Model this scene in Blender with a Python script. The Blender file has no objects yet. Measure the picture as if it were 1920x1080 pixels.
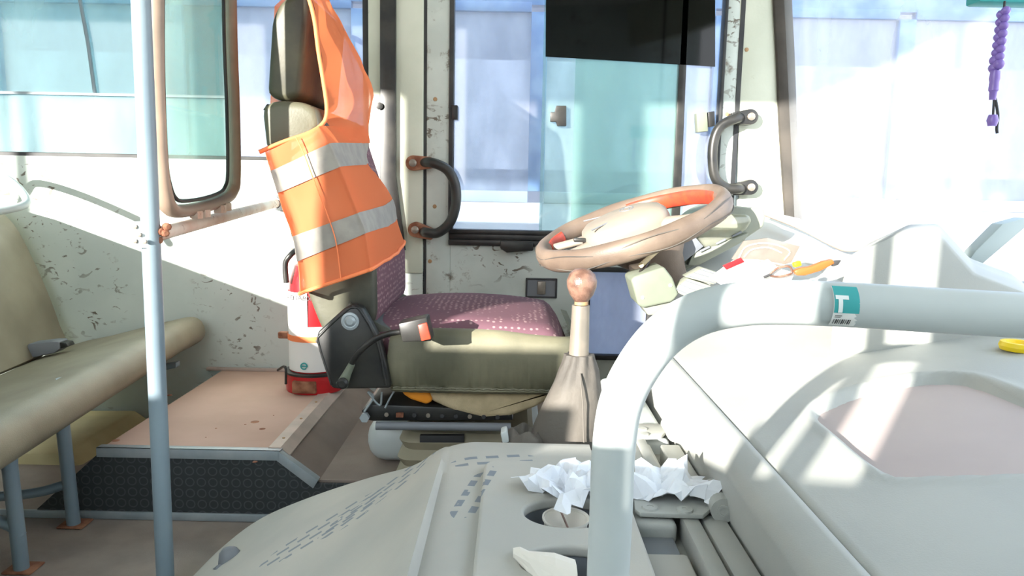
import bpy, bmesh, math, random
from mathutils import Vector, Matrix, noise
C = bpy.context.scene.collection
PI = math.pi
# ------------------------------------------------------------------ camera
F = 1400.0
PITCH, ROLL, CAMZ = math.radians(8.0), 0.020, 0.80
fw = Vector((0, math.cos(PITCH), -math.sin(PITCH)))
r0 = Vector((1, 0, 0)); u0 = Vector((0, math.sin(PITCH), math.cos(PITCH)))
rt = r0*math.cos(ROLL) + u0*math.sin(ROLL)
up = u0*math.cos(ROLL) - r0*math.sin(ROLL)
CAM = Vector((0, 0, CAMZ))
cd = bpy.data.cameras.new('camera'); cam = bpy.data.objects.new('camera', cd); C.objects.link(cam)
cd.sensor_width = 36; cd.lens = 36*F/1920; cd.clip_start = 0.02; cd.clip_end = 200
cam.matrix_world = Matrix(((rt.x, up.x, -fw.x, CAM.x), (rt.y, up.y, -fw.y, CAM.y), (rt.z, up.z, -fw.z, CAM.z), (0, 0, 0, 1)))
bpy.context.scene.camera = cam
# ------------------------------------------------------------------ light
sc = bpy.context.scene
sc.view_settings.view_transform = 'Standard'; sc.view_settings.look = 'None'
sc.view_settings.exposure = 1.25; sc.view_settings.gamma = 1; sc.view_settings.use_curve_mapping = False
w = bpy.data.worlds.new('sky'); sc.world = w; w.use_nodes = True
wn = w.node_tree; bg = wn.nodes['Background']
tc = wn.nodes.new('ShaderNodeTexCoord'); sx = wn.nodes.new('ShaderNodeSeparateXYZ'); rp = wn.nodes.new('ShaderNodeValToRGB')
wn.links.new(tc.outputs['Generated'], sx.inputs[0]); wn.links.new(sx.outputs['Z'], rp.inputs[0]); wn.links.new(rp.outputs[0], bg.inputs[0])
rp.color_ramp.elements[0].position = 0.0; rp.color_ramp.elements[0].color = (1.0, 0.97, 0.93, 1)
rp.color_ramp.elements[1].position = 0.7; rp.color_ramp.elements[1].color = (0.72, 0.86, 1.0, 1)
bg.inputs[1].default_value = 2.0
SUN = Vector((0.7, 1.0, -0.28)).normalized()
sd = bpy.data.lights.new('sun', 'SUN'); so = bpy.data.objects.new('sun', sd); C.objects.link(so)
sd.energy = 7.0; sd.color = (1.0, 0.95, 0.87); sd.angle = math.radians(0.6)
so.rotation_euler = SUN.to_track_quat('-Z', 'Y').to_euler(); so.location = (-5, -10, 5)
# ------------------------------------------------------------------ helpers
def ray(px, py): return fw + rt*((px-960)/F) + up*((540-py)/F)
def PY(px, py, Y): d = ray(px, py); return CAM + d*(Y/d.y)
def PZ(px, py, Z): d = ray(px, py); return CAM + d*((Z-CAMZ)/d.z)
def PX(px, py, X): d = ray(px, py); return CAM + d*(X/d.x)
def tag(o, label=None, cat=None, group=None, kind=None):
    if label: o['label'] = label
    if cat: o['category'] = cat
    if group: o['group'] = group
    if kind: o['kind'] = kind
    return o
def empty(name, loc, label, cat, group=None):
    o = bpy.data.objects.new(name, None); C.objects.link(o); o.location = loc; o.empty_display_size = .05
    return tag(o, label, cat, group)
def link(name, me, m, parent=None):
    o = bpy.data.objects.new(name, me); C.objects.link(o)
    if m: me.materials.append(m)
    if parent is not None:
        o.parent = parent
        o.matrix_parent_inverse = Matrix.Translation(-world_loc(parent))
    return o
def world_loc(p):
    v = Vector(p.location)
    return v
def fin(name, bm, m, parent=None, smooth=True, angle=35):
    bmesh.ops.recalc_face_normals(bm, faces=bm.faces[:])
    me = bpy.data.meshes.new(name); bm.to_mesh(me); bm.free()
    if smooth:
        me.polygons.foreach_set('use_smooth', [True]*len(me.polygons)); me.set_sharp_from_angle(angle=math.radians(angle))
    return link(name, me, m, parent)
def NB(): return bmesh.new()
def a_box(bm, lo, hi, bev=0, seg=2, mat=None):
    ret = bmesh.ops.create_cube(bm, size=1)
    vs = ret['verts']; lo = Vector(lo); hi = Vector(hi); c = (lo+hi)/2; s = hi-lo
    for v in vs: v.co = Vector((v.co.x*s.x, v.co.y*s.y, v.co.z*s.z)) + c
    if bev:
        es = list({e for v in vs for e in v.link_edges})
        vs = bmesh.ops.bevel(bm, geom=es, offset=bev, segments=seg, profile=.5, affect='EDGES')['verts']
    return vs
def a_prism(bm, pts, vec, bev=0, seg=2):
    """polygon (list of 3D points, planar) pushed along vec"""
    vec = Vector(vec)
    a = [bm.verts.new(p) for p in pts]; b = [bm.verts.new(Vector(p)+vec) for p in pts]
    n = len(pts); fs = [bm.faces.new(a), bm.faces.new(b[::-1])]
    for i in range(n): fs.append(bm.faces.new((a[i], a[(i+1) % n], b[(i+1) % n], b[i])))
    if bev:
        es = list({e for f in fs for e in f.edges})
        bmesh.ops.recalc_face_normals(bm, faces=fs)
        bmesh.ops.bevel(bm, geom=es, offset=bev, segments=seg, profile=.5, affect='EDGES')
def spline(pts, n=8, closed=False):
    P = [Vector(p) for p in pts]; out = []; N = len(P)
    rng = range(N) if closed else range(N-1)
    for i in rng:
        p1, p2 = P[i], P[(i+1) % N]
        p0 = P[i-1] if (i > 0 or closed) else p1*2-p2
        p3 = P[(i+2) % N] if (i+2 < N or closed) else p2*2-p1
        for k in range(n):
            t = k/n
            out.append(.5*((2*p1)+(p2-p0)*t+(2*p0-5*p1+4*p2-p3)*t*t+(3*p1-p0-3*p2+p3)*t**3))
    if not closed: out.append(P[-1])
    return out
def a_tube(bm, pts, r, seg=14, closed=False, caps=True, rfun=None):
    pts = [Vector(p) for p in pts]; n = len(pts); rings = []
    t0 = (pts[1]-pts[0]).normalized()
    ref = Vector((0, 0, 1)) if abs(t0.z) < .9 else Vector((1, 0, 0))
    nx = t0.cross(ref).normalized()
    for i, p in enumerate(pts):
        if closed: t = (pts[(i+1) % n]-pts[i-1]).normalized()
        else: t = (pts[min(i+1, n-1)]-pts[max(i-1, 0)]).normalized()
        nx = (nx - t*nx.dot(t)).normalized(); ny = t.cross(nx)
        rr = r[i] if isinstance(r, (list, tuple)) else r
        ring = []
        for k in range(seg):
            a = 2*PI*k/seg
            q = rr*(rfun(i, a) if rfun else 1)
            ring.append(bm.verts.new(p+nx*math.cos(a)*q+ny*math.sin(a)*q))
        rings.append(ring)
    m = n if closed else n-1
    for i in range(m):
        A, B = rings[i], rings[(i+1) % n]
        for k in range(seg): bm.faces.new((A[k], A[(k+1) % seg], B[(k+1) % seg], B[k]))
    if caps and not closed: bm.faces.new(rings[0][::-1]); bm.faces.new(rings[-1])
def a_loft(bm, rings, closed=True, caps=True):
    R = [[bm.verts.new(p) for p in r] for r in rings]; n = len(R[0])
    for A, B in zip(R, R[1:]):
        for k in range(n if closed else n-1): bm.faces.new((A[k], A[(k+1) % n], B[(k+1) % n], B[k]))
    if caps and closed: bm.faces.new(R[0][::-1]); bm.faces.new(R[-1])
def a_lathe(bm, prof, c, axis=(0, 0, 1), seg=28):
    """prof: list of (radius, height) along axis from c"""
    ax = Vector(axis).normalized(); ref = Vector((1, 0, 0)) if abs(ax.x) < .9 else Vector((0, 1, 0))
    e1 = (ref-ax*ref.dot(ax)).normalized(); e2 = ax.cross(e1); c = Vector(c)
    R = [[c+ax*h+(e1*math.cos(2*PI*k/seg)+e2*math.sin(2*PI*k/seg))*max(r, 1e-5) for k in range(seg)] for r, h in prof]
    a_loft(bm, R)
    bmesh.ops.remove_doubles(bm, verts=bm.verts[:], dist=2e-5)
def pxpoly(pts, Y): return [PY(x, y, Y) for x, y in pts]
def polyY(name, pts, y0, y1, m, parent=None, bev=.004, seg=2):
    bm = NB(); P = pxpoly(pts, y0); a_prism(bm, P, (0, y1-y0, 0), bev, seg); return fin(name, bm, m, parent)
def box(name, lo, hi, m, parent=None, bev=.003, seg=2):
    bm = NB(); a_box(bm, lo, hi, bev, seg); return fin(name, bm, m, parent)
def tube(name, pts, r, m, parent=None, seg=14, **k):
    bm = NB(); a_tube(bm, pts, r, seg, **k); return fin(name, bm, m, parent, angle=50)
def lathe(name, prof, c, m, parent=None, axis=(0, 0, 1), seg=28):
    bm = NB(); a_lathe(bm, prof, c, axis, seg); return fin(name, bm, m, parent)
def to_mesh(o, parent):
    bpy.context.view_layer.update()
    me = bpy.data.meshes.new_from_object(o.evaluated_get(bpy.context.evaluated_depsgraph_get())); me.transform(o.matrix_world)
    nm = o.name; m_ = o.data.materials[0]; bpy.data.objects.remove(o)
    if not me.materials: me.materials.append(m_)
    return link(nm, me, None, parent)
def text(name, s, size, loc, rot, m, parent, ext=.0004, align='CENTER'):
    cu = bpy.data.curves.new(name, 'FONT'); cu.body = s; cu.size = size; cu.extrude = ext; cu.align_x = align; cu.align_y = 'CENTER'
    o = bpy.data.objects.new(name, cu); C.objects.link(o); cu.materials.append(m)
    o.rotation_euler = rot; o.location = loc
    return to_mesh(o, parent)
# ------------------------------------------------------------------ materials
def srgb(c):
    if isinstance(c, str): c = [int(c[i:i+2], 16)/255 for i in (0, 2, 4)]
    return tuple((x/12.92 if x <= .04045 else ((x+.055)/1.055)**2.4) for x in c)+(1,)
def mat(name, col, rough=.6, metal=0, col2=None, nscale=6, namt=.5, bump=0, bscale=60, detail=5, spec=.5, stretch=(1, 1, 1), dirt=None, dirt_scale=3, dirt_lo=.62, dirt_hi=.7):
    m = bpy.data.materials.new(name); m.use_nodes = True; nt = m.node_tree; b = nt.nodes['Principled BSDF']
    b.inputs['Roughness'].default_value = rough; b.inputs['Metallic'].default_value = metal; b.inputs['Specular IOR Level'].default_value = spec
    b.inputs['Base Color'].default_value = srgb(col)
    g = nt.nodes.new('ShaderNodeNewGeometry')
    mp = nt.nodes.new('ShaderNodeMapping'); mp.inputs['Scale'].default_value = stretch; nt.links.new(g.outputs['Position'], mp.inputs[0])
    last = None
    if col2:
        n = nt.nodes.new('ShaderNodeTexNoise'); n.inputs['Scale'].default_value = nscale; n.inputs['Detail'].default_value = detail
        nt.links.new(mp.outputs[0], n.inputs[0])
        r = nt.nodes.new('ShaderNodeValToRGB'); nt.links.new(n.outputs[0], r.inputs[0])
        r.color_ramp.elements[0].position = .5-.25*namt; r.color_ramp.elements[1].position = .5+.25*namt
        r.color_ramp.elements[0].color = srgb(col); r.color_ramp.elements[1].color = srgb(col2)
        nt.links.new(r.outputs[0], b.inputs['Base Color']); last = r.outputs[0]
    if dirt:
        n = nt.nodes.new('ShaderNodeTexNoise'); n.inputs['Scale'].default_value = dirt_scale; n.inputs['Detail'].default_value = 9; n.inputs['Roughness'].default_value = .7
        nt.links.new(mp.outputs[0], n.inputs[0])
        r = nt.nodes.new('ShaderNodeMapRange'); r.inputs[1].default_value = dirt_lo; r.inputs[2].default_value = dirt_hi; nt.links.new(n.outputs[0], r.inputs[0])
        mx = nt.nodes.new('ShaderNodeMix'); mx.data_type = 'RGBA'; nt.links.new(r.outputs[0], mx.inputs[0])
        if last: nt.links.new(last, mx.inputs[6])
        else: mx.inputs[6].default_value = srgb(col)
        mx.inputs[7].default_value = srgb(dirt); nt.links.new(mx.outputs[2], b.inputs['Base Color'])
    if bump:
        n = nt.nodes.new('ShaderNodeTexNoise'); n.inputs['Scale'].default_value = bscale; n.inputs['Detail'].default_value = 4
        nt.links.new(g.outputs['Position'], n.inputs[0])
        bp = nt.nodes.new('ShaderNodeBump'); bp.inputs['Strength'].default_value = bump; bp.inputs['Distance'].default_value = .004
        nt.links.new(n.outputs[0], bp.inputs['Height']); nt.links.new(bp.outputs[0], b.inputs['Normal'])
    return m
def glass(name, tint, dust=.1, dustcol='F4F4F0', rough=.05, refl=.08, noisy=.5, nscale=5):
    m = bpy.data.materials.new(name); m.use_nodes = True; nt = m.node_tree; nt.nodes.clear()
    out = nt.nodes.new('ShaderNodeOutputMaterial'); t = nt.nodes.new('ShaderNodeBsdfTransparent'); t.inputs[0].default_value = srgb(tint)
    gl = nt.nodes.new('ShaderNodeBsdfGlossy'); gl.inputs['Roughness'].default_value = rough
    d = nt.nodes.new('ShaderNodeBsdfDiffuse'); d.inputs[0].default_value = srgb(dustcol)
    tr = nt.nodes.new('ShaderNodeBsdfTranslucent'); tr.inputs[0].default_value = srgb(dustcol)
    dm = nt.nodes.new('ShaderNodeMixShader'); dm.inputs[0].default_value = .5; nt.links.new(d.outputs[0], dm.inputs[1]); nt.links.new(tr.outputs[0], dm.inputs[2])
    m1 = nt.nodes.new('ShaderNodeMixShader'); m1.inputs[0].default_value = refl; nt.links.new(t.outputs[0], m1.inputs[1]); nt.links.new(gl.outputs[0], m1.inputs[2])
    m2 = nt.nodes.new('ShaderNodeMixShader'); nt.links.new(m1.outputs[0], m2.inputs[1]); nt.links.new(dm.outputs[0], m2.inputs[2])
    g = nt.nodes.new('ShaderNodeNewGeometry'); n = nt.nodes.new('ShaderNodeTexNoise'); n.inputs['Scale'].default_value = nscale; n.inputs['Detail'].default_value = 6
    mp = nt.nodes.new('ShaderNodeMapping'); mp.inputs['Scale'].default_value = (1, 1, .4); nt.links.new(g.outputs['Position'], mp.inputs[0]); nt.links.new(mp.outputs[0], n.inputs[0])
    r = nt.nodes.new('ShaderNodeMapRange'); r.inputs[1].default_value = .35; r.inputs[2].default_value = .7
    r.inputs[3].default_value = dust*(1-noisy); r.inputs[4].default_value = min(1, dust*(1+noisy)); nt.links.new(n.outputs[0], r.inputs[0]); nt.links.new(r.outputs[0], m2.inputs[0])
    nt.links.new(m2.outputs[0], out.inputs[0]); return m
M = {}
M['wall'] = mat('wall_paint', 'CFDAD3', .55, col2='C2CEC8', nscale=4, dirt='5E625C', dirt_scale=7, dirt_lo=.66, dirt_hi=.74)
def scuff(m, lo=.60, col='6B6459'):
    nt = m.node_tree; b = nt.nodes['Principled BSDF']; prev = b.inputs['Base Color'].links[0].from_socket
    g = nt.nodes.new('ShaderNodeNewGeometry'); mp = nt.nodes.new('ShaderNodeMapping'); mp.inputs['Scale'].default_value = (1, 1, 1.6); nt.links.new(g.outputs['Position'], mp.inputs[0])
    n = nt.nodes.new('ShaderNodeTexNoise'); n.inputs['Scale'].default_value = 26; n.inputs['Detail'].default_value = 8; n.inputs['Distortion'].default_value = 1.2; nt.links.new(mp.outputs[0], n.inputs[0])
    k = nt.nodes.new('ShaderNodeTexNoise'); k.inputs['Scale'].default_value = 3.2; k.inputs['Detail'].default_value = 2; nt.links.new(g.outputs['Position'], k.inputs[0])
    a = nt.nodes.new('ShaderNodeMapRange'); a.inputs[1].default_value = lo; a.inputs[2].default_value = lo+.05; nt.links.new(n.outputs[0], a.inputs[0])
    c = nt.nodes.new('ShaderNodeMapRange'); c.inputs[1].default_value = .47; c.inputs[2].default_value = .6; nt.links.new(k.outputs[0], c.inputs[0])
    u = nt.nodes.new('ShaderNodeMath'); u.operation = 'MULTIPLY'; nt.links.new(a.outputs[0], u.inputs[0]); nt.links.new(c.outputs[0], u.inputs[1])
    mx = nt.nodes.new('ShaderNodeMix'); mx.data_type = 'RGBA'; nt.links.new(u.outputs[0], mx.inputs[0]); nt.links.new(prev, mx.inputs[6]); mx.inputs[7].default_value = srgb(col)
    nt.links.new(mx.outputs[2], b.inputs['Base Color'])
scuff(M['wall'])
M['cream'] = mat('cream_paint', 'D3D7C6', .5, col2='C6CBB9', nscale=5, dirt='8B8B78', dirt_scale=9, dirt_lo=.68, dirt_hi=.78, bump=.1, bscale=120)
M['panel'] = mat('door_panel_paint', 'CBD3CC', .5, col2='BCC5BF', nscale=7, dirt='7E776C', dirt_scale=11, dirt_lo=.6, dirt_hi=.68)
scuff(M['panel'], .58)
M['rubber'] = mat('black_rubber', '25272A', .6, col2='3B3C3B', nscale=12)
M['black'] = mat('black_metal', '1E1F20', .4, col2='33322F', nscale=15)
M['gasket'] = mat('brown_gasket', '4D4842', .8, col2='3C3935', nscale=8)
M['rust'] = mat('rust', '7A4A35', .8, col2='A8765A', nscale=30, bump=.3)
M['greypole'] = mat('grey_pole_paint', '82939C', .4, col2='778893', nscale=5, dirt='7C7B74', dirt_scale=20, dirt_lo=.7, dirt_hi=.75)
M['rail'] = mat('handrail_paint', 'C9CFCE', .35, col2='BFC7C7', nscale=6, dirt='8A8D8C', dirt_scale=60, dirt_lo=.72, dirt_hi=.76)
M['armrust'] = mat('dusty_rusted_rail', 'C3A592', .6, col2='D8D3C8', nscale=9, dirt='8A5A48', dirt_scale=30, dirt_lo=.6, dirt_hi=.66)
M['frame'] = mat('dusty_brown_frame', '8A7A6C', .5, col2='A8917F', nscale=6)
M['floor'] = mat('dusty_floor', '8F857D', .85, col2='A09489', nscale=10, bump=.2, bscale=300)
M['ramp'] = mat('brown_floor', '81736A', .85, col2='8E8076', nscale=8, bump=.2, bscale=300)
M['platform'] = mat('pink_dusty_board', 'CDAD9D', .8, col2='BFA08F', nscale=4, dirt='7A5A4C', dirt_scale=14, dirt_lo=.7, dirt_hi=.72)
M['alu'] = mat('dull_aluminium', 'AEB6BA', .45, .35, col2='9AA5AB', nscale=14)
M['alu2'] = mat('dusty_aluminium', 'C2B1A6', .6, .1, col2='B0A399', nscale=14)
M['dash'] = mat('grey_dash_plastic', 'B4B5AF', .6, col2='A9ABA7', nscale=5, bump=.08, bscale=500)
M['dashpink'] = mat('pinkish_mat', 'BDAFAB', .7, col2='B5A7A4', nscale=5)
M['cup'] = mat('paper_cup', 'E9E4DA', .6)
M['paper'] = mat('white_tissue', 'EEF1F6', .8, col2='E2E6EE', nscale=20)
M['olive'] = mat('dusty_olive_vinyl', '5F5E4D', .5, col2='827E68', nscale=5, bump=.1, bscale=200)
M['oliveb'] = mat('bench_vinyl', '7E7663', .45, col2='8F8773', nscale=6, bump=.15, bscale=400)
M['darkvinyl'] = mat('black_vinyl', '3F4038', .45, col2='5A5A4C', nscale=9, bump=.1, bscale=100)
M['headv'] = mat('headrest_vinyl', '2E2E29', .5, col2='55533F', nscale=7, bump=.1, bscale=150)
M['canvas'] = mat('tan_canvas', 'D2BF9A', .9, col2='BFAD8A', nscale=30, bump=.4, bscale=600)
M['orange'] = mat('orange_plastic', 'F59A2A', .6, col2='E98A25', nscale=12)
M['vest'] = None
M['silver'] = mat('reflective_tape', '8C8780', .5, col2='9B968D', nscale=30)
M['binding'] = mat('orange_binding', 'F98A55', .7)
M['wheel'] = mat('dusty_leather', '67594E', .5, col2='7F6F61', nscale=9, bump=.12, bscale=350)
M['hub'] = mat('beige_hub_plastic', '958B7E', .5, col2='8A8175', nscale=7)
M['red'] = mat('red_trim', 'D2492F', .4, col2='A8402F', nscale=40, namt=.3)
M['redp'] = mat('red_enamel', 'C8252B', .3, col2='B42228', nscale=12)
M['white'] = mat('white_card', 'F2F1EE', .6)
M['teal'] = mat('teal_print', '3BA7A8', .5)
M['ink'] = mat('dark_ink', '3A3A3C', .6)
M['inkw'] = mat('white_ink', 'EEF4F2', .6)
M['knob'] = mat('worn_knob', '64493E', .3, col2='87695A', nscale=60, namt=.4, bump=.2, bscale=500)
M['shaft'] = mat('dull_shaft', '8D867C', .35, .4, col2='A09588', nscale=20)
M['boot'] = mat('dusty_gaiter', '625D56', .7, col2='494643', nscale=8, bump=.2, bscale=150)
M['bellows'] = mat('olive_bellows', '8D8672', .7, col2='9C947E', nscale=10)
M['greenbox'] = mat('grey_green_plastic', '72796A', .55, col2='7F8676', nscale=9)
M['binn'] = mat('binnacle_plastic', '93978A', .5, col2='898D80', nscale=7)
M['slate'] = mat('slate_grey_plastic', '787C82', .5)
M['purple'] = mat('purple_bead', '8E74C4', .2)
M['yellow'] = mat('yellow_plastic', 'F4D31E', .4)
M['strut'] = mat('grey_strut', 'A7B3B2', .5)
M['blue'] = mat('dusty_blue_paint', '4F74A6', .5, col2='7A98BE', nscale=9)
M['buswhite'] = mat('neighbour_white_paint', 'E6E6EC', .5, col2='CFD0DE', nscale=3)
M['busgrey'] = mat('neighbour_grey', 'AEB6C4', .5)
M['asphalt'] = mat('sandy_ground', 'C9C0B4', .9, col2='B8AFA3', nscale=3)
M['ceil'] = mat('ceiling_panel', 'DADAD2', .7)
M['yellowwall'] = mat('pale_yellow_panel', 'C9BC8E', .7, col2='B9AC80', nscale=8)
M['screw'] = mat('rusty_screw', 'A88660', .6)
M['amber'] = mat('amber_plastic', 'A8602F', .4)
M['dialg'] = glass('clear_dial_cover', 'E4E6DC', .5, 'C9CBBC', rough=.1, refl=.2)
M['clearg'] = glass('clear_dusty_glass', 'F0F4F6', .10, 'F0F0FA')
M['tealg'] = glass('teal_tinted_glass', 'CFE9E3', .22, 'E2F4EE')
M['tealg2'] = glass('teal_screen_glass', 'E6F3F0', .14, 'D9F2EA')
M['filmg'] = glass('dark_sun_film', '1C2222', .01, '444444', refl=.04)
M['windg'] = glass('dusty_windshield_glass', 'EDF2F8', .2, 'FAFAFA', nscale=3, noisy=.6)
M['lilacg'] = glass('lilac_dusty_pane', 'CBD2E0', .6, 'C6CDDC', nscale=9, noisy=.3)
M['sleeve'] = glass('clear_plastic_sleeve', 'E2DDD6', .6, 'B9B0A7', rough=.15, refl=.2)
# burgundy weave
def weave():
    m = mat('burgundy_weave', '6E4D55', .85, bump=.3, bscale=900); nt = m.node_tree; b = nt.nodes['Principled BSDF']
    g = nt.nodes.new('ShaderNodeNewGeometry'); v = nt.nodes.new('ShaderNodeTexVoronoi'); v.inputs['Scale'].default_value = 75
    v.inputs['Randomness'].default_value = .35; nt.links.new(g.outputs['Position'], v.inputs['Vector'])
    r = nt.nodes.new('ShaderNodeValToRGB'); nt.links.new(v.outputs['Distance'], r.inputs[0]); r.color_ramp.interpolation = 'EASE'
    r.color_ramp.elements[0].position = .16; r.color_ramp.elements[0].color = srgb('A98B8C'); r.color_ramp.elements[1].position = .34; r.color_ramp.elements[1].color = srgb('6E4D58')
    nt.links.new(r.outputs[0], b.inputs['Base Color']); return m
M['weave'] = weave()
def vestmat():
    m = bpy.data.materials.new('orange_mesh_fabric'); m.use_nodes = True; nt = m.node_tree; nt.nodes.clear()
    out = nt.nodes.new('ShaderNodeOutputMaterial'); d = nt.nodes.new('ShaderNodeBsdfDiffuse'); d.inputs[0].default_value = srgb('F98F62')
    t = nt.nodes.new('ShaderNodeBsdfTranslucent'); t.inputs[0].default_value = srgb('FA8C58'); tr = nt.nodes.new('ShaderNodeBsdfTransparent')
    a = nt.nodes.new('ShaderNodeMixShader'); a.inputs[0].default_value = .3; nt.links.new(d.outputs[0], a.inputs[1]); nt.links.new(t.outputs[0], a.inputs[2])
    b = nt.nodes.new('ShaderNodeMixShader'); b.inputs[0].default_value = .16; nt.links.new(a.outputs[0], b.inputs[1]); nt.links.new(tr.outputs[0], b.inputs[2])
    nt.links.new(b.outputs[0], out.inputs[0]); return m
M['vest'] = vestmat()
def coin():
    m = mat('coin_pattern_rubber', '33373A', .55); nt = m.node_tree; b = nt.nodes['Principled BSDF']
    g = nt.nodes.new('ShaderNodeNewGeometry'); s = nt.nodes.new('ShaderNodeSeparateXYZ'); nt.links.new(g.outputs['Position'], s.inputs[0])
    def mt(op, a, b_=None, c=None):
        n = nt.nodes.new('ShaderNodeMath'); n.operation = op
        for i, x in enumerate((a, b_, c)):
            if x is None: continue
            if isinstance(x, (int, float)): n.inputs[i].default_value = x
            else: nt.links.new(x, n.inputs[i])
        return n.outputs[0]
    fx = mt('SUBTRACT', mt('FRACT', mt('MULTIPLY', s.outputs[0], 1/.027)), .5); fz = mt('SUBTRACT', mt('FRACT', mt('MULTIPLY', s.outputs[2], 1/.027)), .5)
    d = mt('SQRT', mt('ADD', mt('MULTIPLY', fx, fx), mt('MULTIPLY', fz, fz)))
    ring = mt('COMPARE', d, .36, .05)
    bp = nt.nodes.new('ShaderNodeBump'); bp.inputs['Distance'].default_value = .002; nt.links.new(ring, bp.inputs['Height']); nt.links.new(bp.outputs[0], b.inputs['Normal'])
    mx = nt.nodes.new('ShaderNodeMix'); mx.data_type = 'RGBA'; nt.links.new(ring, mx.inputs[0]); mx.inputs[6].default_value = srgb('2F3437'); mx.inputs[7].default_value = srgb('474B4C')
    nt.links.new(mx.outputs[2], b.inputs['Base Color']); return m
M['coin'] = coin()
def dusty_cover():
    """grey moulding under dust; boot prints have wiped the dust off in tread blocks"""
    m = mat('dusty_grey_moulding', 'BDBAB1', .7, col2='ADADA7', nscale=4, bump=.06, bscale=400); nt = m.node_tree; b = nt.nodes['Principled BSDF']
    base = b.inputs['Base Color'].links[0].from_socket
    g = nt.nodes.new('ShaderNodeNewGeometry')
    def mt(op, a, b_=None):
        n = nt.nodes.new('ShaderNodeMath'); n.operation = op
        for i, x in enumerate((a, b_)):
            if x is None: continue
            if isinstance(x, (int, float)): n.inputs[i].default_value = x
            else: nt.links.new(x, n.inputs[i])
        return n.outputs[0]
    prev = base
    for (px, py, z, ang, L, W) in [(735, 925, .31, 33, .24, .10), (610, 1045, .21, 22, .20, .10), (890, 925, .40, 78, .15, .05), (925, 862, .40, 10, .13, .045)]:
        p = PZ(px, py, z); a = math.radians(ang)
        mp = nt.nodes.new('ShaderNodeMapping'); mp.vector_type = 'TEXTURE'; mp.inputs['Location'].default_value = (p.x, p.y, 0); mp.inputs['Rotation'].default_value = (0, 0, a)
        nt.links.new(g.outputs['Position'], mp.inputs[0])
        s = nt.nodes.new('ShaderNodeSeparateXYZ'); nt.links.new(mp.outputs[0], s.inputs[0])
        ex = mt('MULTIPLY', s.outputs[0], 2/L); ey = mt('MULTIPLY', s.outputs[1], 2/W)
        d = mt('ADD', mt('MULTIPLY', ex, ex), mt('MULTIPLY', ey, ey)); inside = mt('LESS_THAN', d, 1.0)
        br = nt.nodes.new('ShaderNodeTexBrick'); br.inputs['Scale'].default_value = 1/.075; br.inputs['Mortar Size'].default_value = .09; br.inputs['Brick Width'].default_value = .42; br.inputs['Row Height'].default_value = .3
        nt.links.new(mp.outputs[0], br.inputs['Vector'])
        n = nt.nodes.new('ShaderNodeTexNoise'); n.inputs['Scale'].default_value = 35; n.inputs['Detail'].default_value = 5; nt.links.new(g.outputs['Position'], n.inputs[0])
        br.inputs['Color1'].default_value = br.inputs['Color2'].default_value = (1, 1, 1, 1); br.inputs['Mortar'].default_value = (0, 0, 0, 1)
        msk = mt('MULTIPLY', mt('MULTIPLY', inside, br.outputs['Color']), mt('MULTIPLY', mt('GREATER_THAN', n.outputs[0], .36), .85))
        mx = nt.nodes.new('ShaderNodeMix'); mx.data_type = 'RGBA'; nt.links.new(msk, mx.inputs[0]); nt.links.new(prev, mx.inputs[6]); mx.inputs[7].default_value = srgb('727D89')
        prev = mx.outputs[2]
    nt.links.new(prev, b.inputs['Base Color']); return m
M['cover'] = dusty_cover()

# ================================================================== SETTING
WY = 2.40                                   # inner face of the driver side wall
NY = -0.25                                  # inner face of the door side wall
FZ = 0.10                                   # driver's floor
def st(o): o['kind'] = 'structure'; return o
st(box('floor', (-4.5, NY, -.06), (1.15, WY, 0), M['floor'], bev=0))
st(box('ceiling', (-4.5, NY-.06, 1.95), (1.25, WY+.06, 2.02), M['ceil'], bev=0))
st(box('wall_back', (-4.56, NY, -.06), (-4.5, WY, 1.95), M['wall'], bev=0))
st(box('ground', (-9, -6, -.75), (9, 12, -.7), M['asphalt'], bev=0))
# unseen door side wall (behind the camera), its openings shaped to gate the sun
bm = NB()
a_box(bm, (-4.5, NY-.01, -.3), (-.90, NY, .84)); a_box(bm, (-.90, NY-.01, -.3), (-.515, NY, .775)); a_box(bm, (-.515, NY-.01, -.3), (-.47, NY, .828)); a_box(bm, (-.47, NY-.01, -.3), (1.2, NY, .775)); a_box(bm, (-4.5, NY-.01, 1.80), (1.2, NY, 1.95))  # belt steps set the lower edge of sunlight on handrail and dash
for x0, x1 in ((-4.5, -4.35), (-3.45, -3.40), (-2.2, -1.95), (-1.66, -1.46), (-.439, -.405), (-.333, 1.2)): a_box(bm, (x0, NY-.01, .775), (x1, NY, 1.8))  # posts placed for their shade; wide ones added to darken door pillar and seat
a_box(bm, (-1.46, NY-.01, .84), (-1.17, NY, .955))  # low block added to keep sun off the cushion side
st(fin('wall_right', bm, M['wall'], smooth=False))
# driver side wall built round its windows
def wz(px, py): return PY(px, py, WY).z
def wx(px, py=300): return PY(px, py, WY).x
zb = wz(300, 297)                            # window belt
XB0 = wx(688); XD0 = wx(797); XD1 = wx(1380, 250); XA = wx(1462, 200)
bm = NB()
a_box(bm, (-4.5, WY, -.3), (XD0-.004, WY+.06, zb))                       # under the passenger window
a_box(bm, (-4.5, WY, 1.72), (1.0, WY+.06, 1.95))                        # header
a_box(bm, (-2.75, WY, zb), (-2.65, WY+.06, 1.72))
st(fin('wall_left', bm, M['wall'], smooth=False))
# B pillar and A pillar
bm = NB(); a_box(bm, (XB0+.008, WY-.012, zb-.35), (XD0-.005, WY+.058, 1.72), .006)
st(fin('trim_1', bm, M['cream']))
pA = [PY(1385, 600, WY), PY(1500, 600, WY), PY(1476, 250, WY), PY(1455, 0, WY), PY(1440, -330, WY), PY(1385, -330, WY)]
bm = NB(); a_prism(bm, pA, (0, .058, 0), .004); st(fin('trim_2', bm, M['cream']))
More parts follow.
